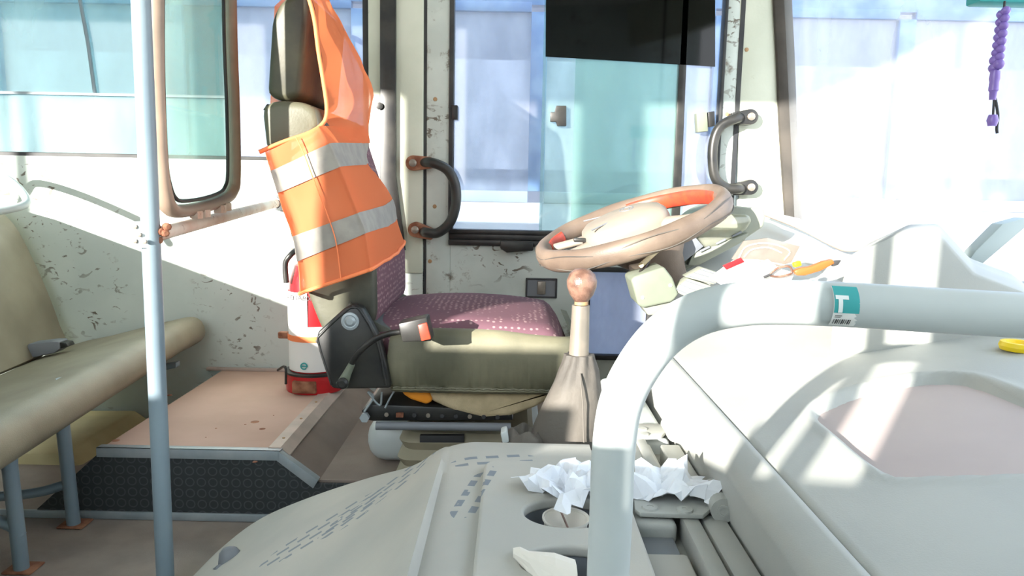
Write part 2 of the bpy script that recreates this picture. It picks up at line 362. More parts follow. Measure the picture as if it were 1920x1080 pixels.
# passenger window
win = st(empty('window_1', ((XB0-1)/1, WY+.03, zb), None, None)); del_ = None
w1 = box('window_frame', (-2.65, WY+.004, zb-.012), (XB0, WY+.05, zb+.012), M['rubber'], win); 
w2 = box('window_frame', (XB0-.012, WY+.004, zb-.01), (XB0+.006, WY+.05, 1.72), M['rubber'], win)
xs = wx(447)
box('window_pane', (-2.65, WY+.028, zb), (xs-.02, WY+.033, 1.72), M['tealg'], win, bev=0)
box('window_pane', (xs-.05, WY+.018, zb), (XB0, WY+.023, 1.72), M['clearg'], win, bev=0)
bm = NB(); a_tube(bm, [PY(178, 175, WY+.02), PY(165, 80, WY+.02), PY(150, 0, WY+.02), PY(140, -60, WY+.02)], .006, 8); fin('glazing_bar', bm, M['greypole'], win)
bm = NB(); a_box(bm, (-2.65, WY+.015, wz(90, 174)-.004), (xs-.02, WY+.03, wz(90, 174)+.004)); fin('glazing_bar', bm, M['greypole'], win)
# black strap channel beside the pillar
bm = NB(); a_prism(bm, [PY(712, -200, WY-.03), PY(742, -200, WY-.03), PY(742, 330, WY-.03), PY(760, 470, WY-.03), PY(728, 470, WY-.03), PY(712, 330, WY-.03)], (0, .016, 0), .003)
fc = tag(fin('belt_channel', bm, M['black']), 'tall black seat belt channel fixed to the cream pillar left of the driver door', 'belt guide')
lathe('bolt', [(.0, 0), (.009, 0), (.011, .006), (.0, .008)], PY(712, 199, WY-.03), M['black'], fc, axis=(0, -1, 0))
# ------------------------------------------------------------------ driver door
DY = WY-.004
door = st(empty('door_1', ((XD0+XD1)/2, WY, FZ), None, None))
# frame with the big opening and the small lower opening
wx0, wx1 = wx(846), wx(1347); wzb, wzt = wz(1000, 436), 1.62
lx0, lx1 = wx(1102, 600), wx(1215, 600); lz0, lz1 = wz(1150, 668), wz(1150, 508)
dz0 = FZ+.02
bm = NB()
a_box(bm, (XD0+.004, WY, dz0), (wx0, WY+.045, 1.70), .003); a_box(bm, (wx1, WY, dz0), (XD1-.006, WY+.045, 1.70), .003)
a_box(bm, (wx0, WY, wzt), (wx1, WY+.045, 1.70)); a_box(bm, (wx0, WY, dz0), (lx0, WY+.045, wzb-.045)); a_box(bm, (lx1, WY, dz0), (wx1, WY+.045, wzb-.045))
a_box(bm, (lx0, WY, dz0), (lx1, WY+.045, lz0)); a_box(bm, (lx0, WY, lz1), (lx1, WY+.045, wzb-.045))
fin('door_leaf', bm, M['panel'], door)
bm = NB()
a_box(bm, (wx0-.006, WY-.014, wzb-.045), (wx1+.006, WY+.04, wzb-.026), .003); a_box(bm, (wx0-.006, WY-.006, wzb-.026), (wx1+.006, WY+.04, wzb-.008), .002); a_box(bm, (wx0-.006, WY-.010, wzb-.008), (wx1+.006, WY+.04, wzb+.006), .002)
fin('window_channel', bm, M['black'], door)
bm = NB(); a_box(bm, (wx0-.008, WY-.006, wzb), (wx0+.006, WY+.04, wzt), .002); a_box(bm, (wx1-.006, WY-.004, wzb), (wx1+.004, WY+.04, wzt), .002)
fin('window_gasket', bm, M['rubber'], door)
bm = NB(); a_box(bm, (XD0-.006, WY+.0, FZ), (XD0+.004, WY+.02, 1.72)); a_box(bm, (XD1-.008, WY-.002, FZ), (XD1+.006, WY+.02, 1.72))
fin('door_seal', bm, M['rubber'], door)
a = wx(1014, 300); b_ = wx(1272, 300)
box('window_pane', (wx0, WY+.022, wzb), (a+.01, WY+.026, wzt), M['clearg'], door, bev=0)
box('sliding_pane', (a, WY+.010, wzb), (b_, WY+.014, wzt), M['tealg2'], door, bev=0)
box('window_pane', (b_-.004, WY+.022, wzb), (wx1, WY+.026, wzt), M['clearg'], door, bev=0)
box('window_pane', (wx(1075), WY+.028, wzb), (b_, WY+.032, wzt), M['tealg2'], door, bev=0)
bm = NB(); a_prism(bm, [PY(1284, -80, WY+.004), PY(1296, -80, WY+.004), PY(1274, 436, WY+.004), PY(1258, 436, WY+.004)], (0, .03, 0), .002); fin('pane_bar', bm, M['black'], door)
bm = NB(); a_prism(bm, [PY(1023, 106, WY+.004), PY(1341, 125, WY+.004), PY(1341, -100, WY+.004), PY(1024, -100, WY+.004)], (0, .002, 0)); fin('dark_film', bm, M['filmg'], door)
# lower pane
bm = NB(); fr = .012
a_box(bm, (lx0-.006, WY-.008, lz0-fr), (lx0+.005, WY+.02, lz1+fr), .003); a_box(bm, (lx1-.005, WY-.008, lz0-fr), (lx1+fr, WY+.02, lz1+fr), .003)
a_box(bm, (lx0, WY-.008, lz0-fr), (lx1, WY+.02, lz0+.004), .003); a_box(bm, (lx0, WY-.008, lz1-.004), (lx1, WY+.02, lz1+fr), .003)
fin('lower_gasket', bm, M['rubber'], door)
box('lower_pane', (lx0, WY+.02, lz0), (lx1, WY+.024, lz1), M['lilacg'], door, bev=0)
# recessed latch on the door panel
bm = NB(); p0, p1 = PY(985, 558, WY), PY(1045, 522, WY)
a_box(bm, (p0.x, WY-.006, p0.z), (p1.x, WY-.001, p0.z+.006), .002); a_box(bm, (p0.x, WY-.006, p1.z-.006), (p1.x, WY-.001, p1.z), .002)
a_box(bm, (p0.x, WY-.006, p0.z), (p0.x+.006, WY-.001, p1.z), .002); a_box(bm, (p1.x-.006, WY-.006, p0.z), (p1.x, WY-.001, p1.z), .002)
lp = fin('latch_plate', bm, M['ink'], door)
box('latch_recess', (p0.x+.005, WY-.003, p0.z+.005), (p1.x-.005, WY-.0005, p1.z-.005), M['slate'], door, bev=0)
box('latch_lever', (p0.x+.038, WY-.008, p0.z+.012), (p0.x+.065, WY-.003, p1.z-.01), M['shaft'], door)
for (x, y) in ((816, 186), (815, 387), (806, 490), (1400, 93), (1363, 214)):
    o = lathe('screw', [(0, 0), (.0065, 0), (.006, .002), (0, .0035)], PY(x, y, WY-.0005 if x != 1400 else WY-.001), M['screw'], door, axis=(0, -1, 0), seg=14)
# hanging black latch bodies
o = polyY('window_latch', [(1032, 210), (1040, 210), (1043, 198), (1062, 198), (1062, 236), (1045, 236), (1043, 228), (1032, 228)], WY-.012, WY+.009, M['black'], door, .002)
o = polyY('window_latch', [(1306, 212), (1326, 210), (1328, 246), (1308, 248)], WY-.014, WY+.02, M['greenbox'], door, .002)
o = polyY('window_latch', [(1328, 210), (1340, 208), (1341, 236), (1329, 238)], WY-.018, WY+.02, M['black'], door, .002)
o = polyY('window_latch', [(847, 197), (858, 197), (858, 224), (847, 224)], WY-.014, WY+.02, M['black'], door, .002)
o = polyY('channel_catch', [(938, 452), (1000, 455), (1000, 470), (950, 474), (938, 466)], WY-.03, WY-.015, M['black'], door, .003)
box('strike_plate', tuple(PY(766, 588, WY-.004)), tuple(PY(792, 545, WY-.004)+Vector((0, .003, 0))), M['rust'], None) if False else None
# lower brown-edged plate next to the door
# grab handles on the pillars
def grab(name, top, bot, mid, label, rusty):
    t = empty(name, PY(bot[0], bot[1], WY-.02), label, 'handle')
    Yh = WY-.055
    qt, qb = PY(top[0], top[1], WY-.02), PY(bot[0], bot[1], WY-.02)
    M0, M1 = PY(mid[0][0], mid[0][1], WY-.02), PY(mid[-1][0], mid[-1][1], WY-.02)
    dt, db = (M0-qt).normalized(), (M1-qb).normalized()
    P = [qt+dt*.022] + [PY(x, y, Yh) for x, y in mid] + [qb+db*.022]
    tube('grip', spline(P, 8), .0155, M['black'], t, 14)
    for q, d in ((qt, dt), (qb, db)):
        nrm = Vector((-d.z, 0, d.x)); L = [q - d*math.cos(k)*.024 + nrm*math.sin(k)*.024 for k in [PI/2-i*PI/8 for i in range(9)]]
        L = L + [q+d*.058-nrm*.017, q+d*.058+nrm*.017]
        L = [p+Vector((0, -.022, 0)) for p in L]
        bm = NB(); a_prism(bm, L, (0, .041, 0), .003); b = fin('bracket', bm, M['rust'] if rusty else M['black'], t)
        lathe('bolt', [(0, 0), (.012, 0), (.012, .007), (.007, .010), (0, .010)], q+Vector((0, -.022, 0)), M['shaft'], b, axis=(0, -1, 0), seg=12)
    return t
grab('grab_handle', (776, 306), (780, 430), [(810, 305), (838, 318), (853, 345), (855, 380), (845, 415), (822, 436), (800, 436)], 'black curved grab handle with rusty brackets, left of the driver door window', True)
grab('grab_handle', (1404, 220), (1404, 351), [(1380, 222), (1352, 236), (1339, 262), (1336, 300), (1342, 335), (1362, 352), (1385, 354)], 'black curved grab handle on the right of the driver door window, beside the windshield pillar', False)
# ------------------------------------------------------------------ windshield
gk = [PY(1462, -200, WY-.01), PY(1468, 0, WY-.01), PY(1473, 100, WY-.01), PY(1478, 230, WY-.01), PY(1484, 330, WY-.01), PY(1493, 470, WY-.01)]
bm = NB(); a_tube(bm, spline(gk, 5), .030, 12, rfun=lambda i, a: 1.0 if abs(math.cos(a)) < 2 else 1)
for v in bm.verts: v.co.y = WY-.005 + (v.co.y-(WY-.01))*.5
wsh = st(empty('window_2', (1.1, 1.2, .6), None, None)); fin('windshield_gasket', bm, M['gasket'], wsh)
def wspt(Y, z):   # curved raked windshield
    t = (WY-Y)/2.65; X = .89+.42*math.sin(PI*min(1, max(0, t))) ** .8 if 0 < t < 1 else .89
    return Vector((X-.12*(z-.6), Y, z))
bm = NB(); rows = [[wspt(WY-2.65*i/24, z) for i in range(25)] for z in (.50, .8, 1.1, 1.4, 1.72)]
a_loft(bm, rows, closed=False, caps=False); fin('windshield_pane', bm, M['windg'], wsh)
bm = NB(); rows = [[wspt(WY-2.65*i/24, z)+Vector((dx, 0, 0)) for i in range(25)] for z, dx in ((1.70, -.02), (1.96, -.02), (1.96, .03), (1.70, .03), (1.70, -.02))]
a_loft(bm, rows, closed=False, caps=False); st(fin('wall_front', bm, M['cream']))
bm = NB(); rows = [[wspt(WY-2.65*i/24, z)+Vector((dx, 0, 0)) for i in range(25)] for z, dx in ((-.3, 0), (.505, 0), (.505, .04), (-.3, .04), (-.3, 0))]
a_loft(bm, rows, closed=False, caps=False); st(fin('wall_nose', bm, M['cream']))

# ================================================================== NEIGHBOUR BUS
NBY = 3.30
nb = empty('parked_bus', (.5, NBY+1.1, -.7), 'white and blue bus parked alongside, seen through the side windows', 'bus')
def nbz(py, px=960): return PY(px, py, NBY).z
wb, wt = nbz(358), nbz(22)
box('lower_body', (-5.5, NBY, -.55), (6, NBY+.05, wb-.05), M['buswhite'], nb)
box('upper_body', (-5.5, NBY, wt+.03), (6, NBY+.05, 2.3), M['blue'], nb, bev=.0)
box('far_side', (-5.5, NBY+2.3, -.55), (6, NBY+2.35, .9), M['buswhite'], nb); box('far_side', (-5.5, NBY+2.3, 1.69), (6, NBY+2.35, 2.3), M['buswhite'], nb)
box('roof', (-5.5, NBY, 2.3), (6, NBY+2.35, 2.36), M['buswhite'], nb); box('bus_floor', (-5.5, NBY+.05, -.1), (6, NBY+2.3, 0), M['busgrey'], nb)
px_posts = [336-337, 336, 676, 1007, 1345, 1683, 2020]
posts = [PY(p, 250, NBY).x for p in px_posts]
for i, x in enumerate(posts):
    box('window_post', (x-.035, NBY-.01, wb), (x+.035, NBY+.05, wt), M['blue'], nb)
    if i < len(posts)-1:
        x2 = posts[i+1]
        f = box('window_frame', (x+.035, NBY-.006, wb-.05), (x2-.035, NBY+.04, wb-.0), M['blue' if i < 1 else 'busgrey'], nb)
        box('pane', (x+.03, NBY+.015, wb), (x2-.03, NBY+.02, wt), M['lilacg'], f, bev=0)
        box('frame_bar', (x+.035, NBY-.004, wt), (x2-.035, NBY+.04, wt+.04), M['blue'], nb)
for wxp in (-3.2, 3.9):
    lathe('wheel', [(0, 0), (.3, 0), (.45, .03), (.47, .1), (.45, .24), (0, .24)], (wxp, NBY+.01, -.23), M['rubber'], nb, axis=(0, 1, 0), seg=32)

# ================================================================== PLATFORM (left rear of driver)
PT = 0.17
pf = empty('raised_platform', (-.78, 2.0, 0), 'low raised platform with dusty pink top and black coin-patterned riser behind the driver seat', 'platform')
xL0 = PY(55, 1000, 1.66).x; xL1 = PZ(142, 873, PT).x; xR1 = PZ(500, 874, PT).x; YF = 1.66
xR2 = xR1+.092
bm = NB(); a_prism(bm, [(xL0, YF, 0), (xL1, YF, PT-.004), (xR1, YF, PT-.004), (xR2, YF, FZ-.004), (.29, YF, FZ-.004), (.29, YF, 0)], (0, WY-YF-.003, 0)); fin('riser', bm, M['coin'], pf, smooth=False)
box('top_board', (xL1, YF+.001, PT-.003), (xR1, WY-.004, PT+.003), M['platform'], pf, bev=.001)
bm = NB(); a_prism(bm, [(xR1, YF+.01, PT+.002), (xR2, YF+.01, FZ+.002), (.29, YF+.01, FZ+.002), (.29, YF+.01, FZ-.002), (xR2, YF+.01, FZ-.004), (xR1, YF+.01, PT-.004)], (0, WY-YF-.016, 0)); fin('sloped_floor', bm, M['ramp'], pf, smooth=False)
bm = NB(); a_box(bm, (xL1-.01, YF-.004, PT-.018), (xR1+.004, YF+.002, PT+.005), .001); a_box(bm, (xL1-.01, YF-.004, PT+.002), (xR1+.004, YF+.02, PT+.005), .001)
a_prism(bm, [(xR1, YF-.004, PT+.005), (xR2, YF-.004, FZ+.006), (xR2-.012, YF-.004, FZ-.014), (xR1-.004, YF-.004, PT-.018)], (0, .022, 0), .001)
fin('front_trim', bm, M['alu'], pf)
bm = NB(); a_prism(bm, [(xR1-.028, YF+.015, PT+.007), (xR1, YF+.015, PT+.007), (xR1+.022, YF+.015, PT-.010), (xR1+.022, YF+.015, PT-.014), (xR1, YF+.015, PT+.002), (xR1-.028, YF+.015, PT+.002)], (0, .60, 0)); tr = fin('side_trim', bm, M['alu2'], pf, smooth=False)
for k in range(4):
    for dx in (-.012,):
        lathe('screw', [(0, 0), (.004, 0), (.003, .0018), (0, .002)], (xR1+dx, YF+.08+.15*k, PT+.007), M['screw'], tr, seg=10)
box('bottom_trim', (xL0-.2, YF-.006, 0.001), (.0, YF+.001, .020), M['alu'], pf, bev=.002)
box('back_trim', (xL1-.05, WY-.022, PT+.003), (-.50, WY-.004, PT+.012), M['alu2'], pf, bev=.001)
for (x, y, r) in ((478, 791, .011), (492, 804, .008), (460, 796, .003), (405, 803, .003), (478, 866, .006), (318, 741, .008), (312, 759, .006), (217, 826, .009), (386, 820, .002), (513, 779, .002)):
    lathe('stain', [(0, 0), (r, 0), (r*.8, .0007), (0, .0008)], PZ(x, y, PT+.003), M['rust'], pf, seg=12)
# yellow wheel arch box below the bench
wa = tag(polyY('wheel_arch_cover', [(-220, 1020), (-220, 850), (60, 850), (118, 850), (200, 905), (190, 1020)], 1.98, 2.38, M['yellowwall'], None, .01), 'dusty pale yellow wheel arch cover on the floor below the bench', 'wheel arch')
wa.location.z = 0

# ================================================================== BENCH
bn = empty('passenger_bench', (-1.3, 1.8, 0), 'olive brown vinyl bench seat on grey tubular legs along the left edge', 'bench')
def bsec(Y, sh, pts):  # section in px at the wall, carried toward the camera
    return [PY(x, y, 2.34)+Vector((sh, Y-2.34, 0)) for x, y in pts]
cs = [(105, 668), (130, 646), (200, 630), (270, 612), (320, 600), (350, 594), (368, 600), (377, 618), (374, 634), (355, 648), (320, 664), (270, 690), (200, 716), (120, 730)]
bm = NB(); R = []
for k in range(13):
    t = k/12; Y = 2.36-t*1.55; sh = .10*t*1.5; sc_ = 1.0
    s = spline([tuple(p) for p in bsec(Y, sh, cs)], 3, closed=True)
    if k in (0, 12):
        c = sum(s, Vector())/len(s); s = [c+(p-c)*.93 for p in s]
    R.append(s)
R.insert(1, [R[1][i]+Vector((0, (R[0][i]-R[1][i]).y*.85, 0)) for i in range(len(R[1]))])
R[0] = [p for p in R[0]]
a_loft(bm, R); fin('seat_cushion', bm, M['oliveb'], bn, angle=60)
bkp = [(128, 648), (122, 618), (95, 545), (60, 468), (30, 415), (-10, 380), (-40, 372), (-68, 392), (-60, 430), (0, 560), (40, 650)]
bm = NB(); R = []
for k in range(11):
    t = k/10; Y = 2.33-t*1.5; s = spline([tuple(p) for p in bsec(Y, .13*t, bkp)], 3, closed=True)
    if k in (0, 10): c = sum(s, Vector())/len(s); s = [c+(p-c)*.94 for p in s]
    R.append(s)
a_loft(bm, R); fin('backrest', bm, M['oliveb'], bn, angle=60)
h0 = PY(20, 372, 2.30)
tube('grab_loop', spline([PY(-70, 425, 2.28), PY(-66, 375, 2.28), PY(-50, 338, 2.28), PY(-25, 322, 2.28), PY(20, 340, 2.22), PY(50, 380, 2.1), PY(-10, 398, 2.0)], 6), .011, M['rail'], bn)
for (x0, y0, x1, y1, Y) in ((118, 800, 141, 1022, 1.62), (18, 872, 44, 1110, 1.42)):
    top = PY(x0, y0-90, Y); bot = PY(x1, y1, Y); bot.z = .004
    lg = tube('leg', [bot, PY(x0, y0, Y), top], .0145, M['greypole'], bn)
    box('foot_plate', (bot.x-.03, bot.y-.02, 0.001), (bot.x+.03, bot.y+.03, .006), M['rust'], lg)
tube('crossbar', spline([PY(-80, 950, 1.42), PY(20, 985, 1.42), PY(38, 1005, 1.42)], 4), .012, M['greypole'], bn)
tube('crossbar', spline([PY(-60, 935, 1.62), PY(60, 925, 1.62), PY(125, 908, 1.62)], 4), .011, M['greypole'], bn)
polyY('bench_rail', [(-100, 760), (330, 680), (330, 690), (-100, 790)], 2.2, 2.23, M['greypole'], bn, .003)
# black buckle lying on the bench
q = PY(85, 655, 2.20)
bk = empty('loose_belt_buckle', q, 'small black seat belt buckle lying on the olive bench against its backrest', 'buckle')
bm = NB(); a_prism(bm, pxpoly([(45, 655), (52, 645), (95, 640), (110, 640), (112, 655), (100, 663), (58, 672), (47, 668)], 2.12), (0, .05, 0), .006); fin('housing', bm, M['slate'], bk)
polyY('tongue', [(110, 642), (124, 643), (128, 650), (112, 654)], 2.125, 2.16, M['black'], bk, .002)

# ================================================================== POLE + RAIL + SCREEN
pl = empty('stanchion_pole', PY(300, 1000, 1.36)*1, 'tall grey vertical grab pole with bolted collar, left of the orange vest', 'pole')
pl.location.z = 0
pt, pb = PY(253, -260, 1.36), PY(310, 1080, 1.36); d = (pb-pt).normalized(); pb = pb+d*((pb.z-.002)/-d.z)
pt = pt - d*((1.945-pt.z)/-d.z) if pt.z < 1.945 else pt
tube('shaft', [pb, pt], .0165, M['greypole'], pl, 20)
ca, cb_ = PY(272, 463, 1.36), PY(270, 416, 1.36)
tube('collar', [ca, cb_], .0215, M['rail'], pl, 20)
for (x, y) in ((262, 440), (272, 453), (254, 425), (254, 452)): lathe('bolt', [(0, 0), (.004, 0), (.004, .003), (0, .004)], PY(x, y, 1.338), M['shaft'], pl, axis=(0, -1, 0), seg=10)
X0 = PY(292, 440, 1.38)
rl = empty('cross_rail', X0, 'dusty rusted rail running from the grey pole to the side wall under the framed screen', 'rail')
e1 = PY(512, 381, 2.33); e1 = Vector((e1.x, 2.375, e1.z))
tube('bar', [X0, e1], .0135, M['armrust'], rl, 14)
for (x, y) in ((292, 426), (300, 434), (308, 437), (296, 450), (312, 425)): lathe('bolt', [(0, -.004), (.007, -.004), (.007, .008), (.004, .010), (0, .010)], PY(x, y, 1.365), M['rust'], rl, axis=(.7, -.7, 0), seg=8)
lathe('wall_socket', [(0, -.03), (.019, -.03), (.021, 0), (.026, .012), (.026, .016), (0, .016)], e1+Vector((0, 0, 0)), M['slate'], rl, axis=(0, 1, 0))
scn = empty('partition_screen', PX(370, 395, -.67), 'tall rounded-frame tinted glass screen standing on the rusted rail behind the driver seat', 'screen')
outl = [(292, -160), (290, 0), (291, 150), (298, 300), (306, 360), (316, 388), (335, 396), (380, 388), (418, 374), (432, 360), (438, 330), (436, 200), (431, 60), (428, -160)]
pp = [PX(x, y, -.665) for x, y in outl]
bm = NB(); a_tube(bm, spline(pp, 5), .0135, 12, caps=True)
for v in bm.verts: v.co.x = -.665+(v.co.x+.665)*1.3
fin('frame', bm, M['frame'], scn, angle=60)
inn = spline([PX(x, y, -.665) for x, y in outl], 4)
bm = NB(); a_prism(bm, inn, (.004, 0, 0)); fin('glass', bm, M['tealg2'], scn, smooth=False)
gm = [PX(x, y, -.652) for x, y in [(307, -160), (305, 0), (306, 150), (312, 300), (320, 350), (330, 372), (345, 377), (380, 372), (410, 362), (422, 350), (427, 320), (425, 200), (420, 60), (418, -160)]]
tube('inner_bead', spline(gm, 5), .004, M['rubber'], scn, 8)
for (x, y) in ((360, 403), (375, 400), (405, 392), (415, 388)): box('clamp', PX(x-5, y+8, -.665), PX(x+5, y-8, -.665)+Vector((.018, .0, 0)), M['armrust'], scn, bev=.002)

# ================================================================== DRIVER SEAT
S0, S1 = 1.60, 2.05
seat = empty('driver_seat', (-.15, 1.83, FZ), 'driver seat with burgundy patterned cushion and dusty olive vinyl sides on a bellows base', 'seat')
bm = NB(); a_box(bm, (-.355, 1.76, FZ+.003), (.08, 2.18, .215), .05, 4); fin('pedestal', bm, M['rail'], seat)
# bellows
cx0, cx1 = PY(758, 850, 1.66).x, PY(990, 850, 1.66).x; R = []
zt = PY(850, 812, 1.66).z; zbm = FZ+.004; n = 7
for k in range(n):
    z = zt+(zbm-zt)*k/(n-1); o = (0, .012)[k % 2]+.012*k/(n-1)
    for zz, oo in ((z, o),):
        lo = Vector((cx0-oo, 1.66-oo, zz)); hi = Vector((cx1+oo, 1.98+oo, zz)); r = .035
        ring = []
        for (ccx, ccy, a0) in ((hi.x-r, hi.y-r, 0), (lo.x+r, hi.y-r, PI/2), (lo.x+r, lo.y+r, PI), (hi.x-r, lo.y+r, 1.5*PI)):
            for j in range(6): a = a0+j*PI/10; ring.append(Vector((ccx+r*math.cos(a), ccy+r*math.sin(a), zz)))
        R.append(ring)
bm = NB(); a_loft(bm, R); fin('bellows', bm, M['bellows'], seat, smooth=True, angle=25)
polyY('bellows_slot', [(787, 817), (870, 817), (870, 830), (787, 830)], 1.645, 1.665, M['ink'], seat, .001)
tube('front_bar', [PY(705, 798, 1.60), PY(958, 801, 1.60)], .0095, M['slate'], seat)
bm = NB(); a_prism(bm, pxpoly([(678, 770), (690, 758), (790, 762), (960, 772), (962, 788), (700, 790), (680, 786)], 1.62), (0, .38, 0), .003); sr = fin('slide_rail', bm, M['black'], seat)
for k in range(9): lathe('rivet', [(0, 0), (.005, 0), (.005, .003), (0, .003)], PY(725+k*26, 777+k*.6, 1.619), M['shaft' if k % 3 == 0 else 'ink'], sr, axis=(0, -1, 0), seg=10)
box('rail_clip', tuple(PY(742, 783, 1.612)), tuple(PY(757, 773, 1.62)), M['rust'], sr, bev=.001)
lathe('adjuster_nut', [(0, 0), (.011, 0), (.011, .012), (0, .012)], PY(685, 781, 1.61), M['alu'], seat, axis=(0, -1, 0), seg=6)
tube('spring', spline([PY(683, 772, 1.61), PY(700, 745, 1.61), PY(690, 735, 1.61), PY(712, 760, 1.61), PY(716, 735, 1.61)], 5), .0025, M['alu'], seat, 8)
tube('cable', spline([PY(740, 732, 1.6), PY(732, 745, 1.6), PY(722, 765, 1.6)], 5), .002, M['alu'], seat, 8)
# canvas sling + orange foam
bm = NB(); a_prism(bm, pxpoly([(790, 725), (1040, 728), (1042, 742), (1005, 765), (955, 783), (905, 786), (850, 772), (805, 752)], 1.615), (0, .36, 0), .014, 3); fin('canvas_underside', bm, M['canvas'], seat)
bm = NB(); a_prism(bm, pxpoly([(752, 722), (800, 722), (812, 752), (800, 760), (770, 750), (754, 740)], 1.61), (0, .3, 0), .008, 3); fin('foam_block', bm, M['orange'], seat)
# cushion
A = PY(700, 600, 1.62); cxa, cxb = A.x-.01, PY(1072, 640, 1.62).x
ztop = PY(900, 626, 1.60).z; zc0 = PY(900, 726, 1.60).z
def cushion_z(u, v):  # u along X 0..1, v along Y 0..1
    e = min(u, 1-u, v*1.0, (1-v)*1.0)
    return .03*math.sin(PI*min(1, max(0, u*.9+.1)))**.6 + .012*math.sin(PI*v)
bm = NB(); nu, nv = 28, 22; g = []
for i in range(nu+1):
    row = []
    for j in range(nv+1):
        u, v = i/nu, j/nv
        x = cxa+(cxb-cxa)*u; y = S0+(S1-S0)*v
        cr = .055 * (max(0, 1-(1-u)/.12)**2); el = .02*(max(0, 1-v/.1)**2+max(0, 1-(1-v)/.1)**2)
        row.append(bm.verts.new((x, y, ztop-.004+cushion_z(u, v)-cr-el)))
    g.append(row)
for i in range(nu):
    for j in range(nv): bm.faces.new((g[i][j], g[i+1][j], g[i+1][j+1], g[i][j+1]))
bd = [g[i][0] for i in range(nu+1)]+[g[nu][j] for j in range(1, nv+1)]+[g[i][nv] for i in range(nu-1, -1, -1)]+[g[0][j] for j in range(nv-1, 0, -1)]
lowv = [bm.verts.new((v.co.x, v.co.y, zc0+.02)) for v in bd]
for k in range(len(bd)): bm.faces.new((bd[k], bd[(k+1) % len(bd)], lowv[(k+1) % len(bd)], lowv[k]))
bm.faces.new(lowv); fin('cushion', bm, M['weave'], seat, angle=60)
# olive skirt round near side and front, gathered along the hem
bm = NB(); rows = []
path = [(PY(733, 690, S0-.012).x, S0-.012)]+[(PY(733, 690, S0-.012).x+(cxb+.012-PY(733, 690, S0-.012).x-.05)*k/60, S0-.014) for k in range(1, 61)]
cxx = cxb+.012-.05
path += [(cxx+.05*math.sin(a), S0-.014+.05*(1-math.cos(a))) for a in [PI/2*k/10 for k in range(1, 11)]]+[(cxb+.012, S0+.036+.39*k/20) for k in range(1, 21)]
def smp(h):
    pass
prof = [(-.02, .0, 0), (.0, .004, 0), (.12, .010, .0), (.35, .016, 0), (.6, .014, .15), (.8, .009, .6), (.93, .003, 1), (1.0, -.002, 1), (1.04, .004, .4), (1.10, -.006, .3)]
for t, off, pl_ in prof:
    row = []
    for k, (x, y) in enumerate(path):
        a, b = path[max(0, k-1)], path[min(len(path)-1, k+1)]; tx, ty = b[0]-a[0], b[1]-a[1]; L = math.hypot(tx, ty) or 1
        nx_, ny_ = ty/L, -tx/L; s = k/(len(path)-1)
        tp = ztop+.002+.006*math.sin(PI*min(1, s*1.6+.1)) - .018*max(0, s-.45)*2 - .012*max(0, 1-s*12)
        if t < 0: o = -.012
        else: o = off
        o += .0032*pl_*math.sin(k*1.9)
        z = tp+(zc0-tp)*max(t, 0)+(0.003 if t < 0 else 0)
        if t < 0: z = tp+.004
        row.append(Vector((x+nx_*o, y+ny_*o, z)))
    rows.append(row)
a_loft(bm, rows, closed=False, caps=False); sk = fin('cushion_skirt', bm, M['olive'], seat, angle=70)
tube('hem_seam', [r+Vector((0, -.003, 0)) for r in rows[7][:66]], .0022, M['olive'], sk, 6)
# frame dark block between hinge and cushion
polyY('seat_frame', [(660, 620), (700, 600), (735, 618), (742, 728), (668, 728)], 1.605, 2.02, M['darkvinyl'], seat, .006)
# hinge cover
hc = polyY('hinge_cover', [(592, 640), (596, 622), (645, 578), (662, 570), (680, 578), (712, 636), (726, 690), (732, 728), (640, 730), (622, 728)], 1.555, 1.585, M['black'], seat, .005, 3)
lathe('hinge_bolt', [(0, 0), (.019, 0), (.019, .004), (.014, .005), (.012, .004), (.007, .008), (0, .008)], PY(657, 602, 1.556), M['alu'], hc, axis=(0, -1, 0), seg=24)
tube('cover_rim', spline(pxpoly([(622, 722), (598, 645), (603, 626), (648, 584), (662, 577), (676, 584), (706, 640), (724, 722)], 1.556), 4), .0028, M['black'], hc, 8)
polyY('hinge_flange', [(590, 640), (655, 568), (665, 576), (600, 650)], 1.585, 1.60, M['darkvinyl'], hc, .002)
# backrest
nearL = [(492, 212), (499, 270), (512, 330), (540, 430), (570, 535), (590, 590), (612, 640)]
nearR = [(690, 640), (706, 590), (704, 500), (680, 430), (642, 330), (615, 250), (600, 205), (575, 194), (520, 190), (498, 196)]
prof2 = pxpoly(nearL+nearR, S0)
bm = NB(); a_prism(bm, prof2, (0, S1-S0, 0), .014, 4); bkr = fin('backrest', bm, M['darkvinyl'], seat, angle=50)
# burgundy front panel of the backrest
fr_ = [(702, 612), (709, 590), (707, 500), (683, 430), (645, 330), (618, 250)]
bm = NB(); P = pxpoly(fr_, S0+.012); inner = [p+Vector((-.03, 0, 0.0)) for p in P]
a_prism(bm, P+inner[::-1], (0, S1-S0-.024, 0), .008, 3); fin('front_panel', bm, M['weave'], seat, angle=50)
# shoulder pad: dusty olive top cap
bm = NB(); a_prism(bm, pxpoly([(489, 205), (497, 193), (522, 187), (570, 191), (594, 204), (602, 236), (585, 262), (498, 284)], S0-.004), (0, .20, 0), .016, 4); fin('shoulder_cap', bm, M['olive'], seat, angle=50)
